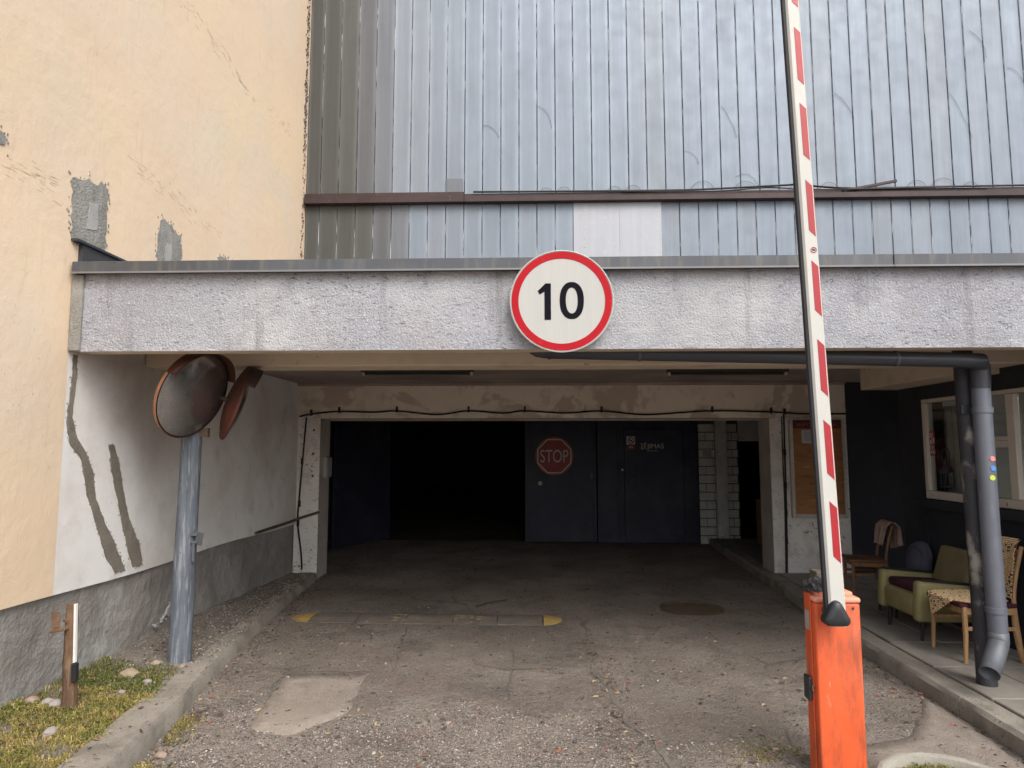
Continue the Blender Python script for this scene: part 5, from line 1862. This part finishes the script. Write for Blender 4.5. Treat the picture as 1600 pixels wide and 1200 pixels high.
# dead leaves and twigs
lv, lf, li_ = [], [], []
for _ in range(5200):
    q = rnd.random()
    y = 3.2 + 8.3 * rnd.random() ** 1.3
    if q < .2:
        x = kx(min(y, 8.6)) + abs(rnd.gauss(0, .12)) + .01
    elif q < .27:
        x = .52 + rnd.gauss(0, .08)
        y = rnd.uniform(3.4, 6)
    elif q < .36:
        x = kx(y, KR) - abs(rnd.gauss(0, .15)) - .01
    else:
        x = rnd.uniform(-2.5, 2.7)
    if x < kx(min(y, 8.6)) + .01 or x > kx(y, KR) - .01:
        continue
    s = rnd.choice((.004, .005, .006, .008, .010, .013, .02)) * rnd.uniform(.8, 1.3)
    a = rnd.uniform(0, 6.28)
    ca, sa = math.cos(a), math.sin(a)
    z = road_h(x, y) + .004
    base = len(lv)
    w = rnd.uniform(.25, .6)
    for (u, v, h) in ((-1, 0, .1), (-.2, -w, 0), (.9, -w * .2, .3), (1.1, .1, .35), (.1, w, .5), (0, 0, .12)):
        lv.append((x + s * (u * ca - v * sa), y + s * (u * sa + v * ca), z + h * s * rnd.uniform(.4, 1.2)))
    lf += [(base, base + 1, base + 5), (base + 1, base + 2, base + 5), (base + 2, base + 3, base + 5), (base + 3, base + 4, base + 5), (base + 4, base, base + 5)]
    li_ += [rnd.choices((0, 1, 2), (6, 2, 1.5))[0]] * 5
for _ in range(420):
    y = rnd.uniform(2.6, 8.4)
    x = rnd.uniform(-3.1, kx(y) - .02)
    s = rnd.uniform(.008, .022)
    a = rnd.uniform(0, 6.28)
    ca, sa = math.cos(a), math.sin(a)
    z = (verge_h(x, y) + (.018 if y < 4.9 else .004)) if x < kx(y) - .24 else .128
    base = len(lv)
    w = rnd.uniform(.25, .6)
    for (u, v, h) in ((-1, 0, .1), (-.2, -w, 0), (.9, -w * .2, .3), (1.1, .1, .35), (.1, w, .5), (0, 0, .12)):
        lv.append((x + s * (u * ca - v * sa), y + s * (u * sa + v * ca), z + h * s * rnd.uniform(.4, 1.2)))
    lf += [(base, base + 1, base + 5), (base + 1, base + 2, base + 5), (base + 2, base + 3, base + 5), (base + 3, base + 4, base + 5), (base + 4, base, base + 5)]
    li_ += [rnd.choices((0, 1, 2), (4, 4, 1.5))[0]] * 5
stuff(raw_mesh('leaf_litter', lv, lf, MT['leaf'], midx=li_))
b = MB()
b.tube([(-.62, 7.24, .02), (-.5, 7.38, .025), (-.3, 7.55, .02)], .008, 6)
tag(b.build('twig', MT['leaf'][0]), 'thin dark stick lying on the driveway behind the speed bump', 'stick')


def grass_blades(name, n, sampler, hmin, hmax, weights, lean=1.0):
    V, F, I = [], [], []
    for _ in range(n):
        x, y, z, wts = sampler()
        if x is None:
            continue
        h = rnd.uniform(hmin, hmax)
        a = rnd.uniform(0, 6.28)
        w = rnd.uniform(.0018, .0035)
        ln = rnd.uniform(.3, 1.3) * lean
        dx, dy = math.cos(a), math.sin(a)
        px, py = -dy * w, dx * w
        b0 = len(V)
        V += [(x - px, y - py, z - .006), (x + px, y + py, z - .006),
              (x + dx * h * ln * .4 - px * .8, y + dy * h * ln * .4 - py * .8, z + h * .6), (x + dx * h * ln * .4 + px * .8, y + dy * h * ln * .4 + py * .8, z + h * .6),
              (x + dx * h * ln, y + dy * h * ln, z + h * (.95 - .35 * ln))]
        F += [(b0, b0 + 1, b0 + 3, b0 + 2), (b0 + 2, b0 + 3, b0 + 4)]
        m = rnd.choices((0, 1, 2, 3), wts or weights)[0]
        I += [m, m]
    return stuff(raw_mesh(name, V, F, MT['grass'], midx=I))


def samp_left():
    y = rnd.uniform(2.2, 4.95)
    x = rnd.uniform(-3.11, kx(y) - .2)
    nz = fbm(x * 3.2, y * 3.2, 21)
    far = max(0, y - 4.35)
    if far > 0 and rnd.random() < far * 2.2 - .35 + nz * .4:
        return None, None, None, None
    if nz < -.22 and rnd.random() < .75:
        return None, None, None, None
    if y > 4.38:
        w = (1, 2, 7, 1)
    elif nz > .12 or x < -2.95:
        w = (2, 5, 3, 1)
    else:
        w = (6, 4.5, 1, 1.2)
    return x, y, verge_h(x, y), w


grass_blades('grass', 38000, samp_left, .010, .042, None, 1.35)


def samp_gut():
    y = rnd.uniform(2.8, 4.3)
    x = kx(y) + abs(rnd.gauss(0, .07)) + .005
    if fbm(x * 3, y * 3, 33) < .0:
        return None, None, None, None
    return x, y, road_h(x, y), (3, 3, 1.5, 3)


grass_blades('gutter_grass', 2600, samp_gut, .008, .028, None, 1.2)


def samp_ring():
    a, r = rnd.uniform(0, 6.28), .28 * math.sqrt(rnd.random())
    x, y = 2.03 + r * math.cos(a), 3.42 + r * math.sin(a)
    return x, y, .06 - .1 * (r - .1) * (r > .1), (2, 3, 4, 1.5)


go = grass_blades('planter_grass', 3800, samp_ring, .012, .045, None, 1.1)


def samp_moss():
    x, y = 1.34 + rnd.gauss(0, .13), 3.78 + rnd.gauss(0, .16)
    if x > 1.45 and 3.58 < y < 3.82 or fbm(x * 6, y * 6, 40) < -.05:
        return None, None, None, None
    return x, y, road_h(x, y), (2, 4, 4, 4)


grass_blades('moss', 3500, samp_moss, .004, .014, None, 1.3)
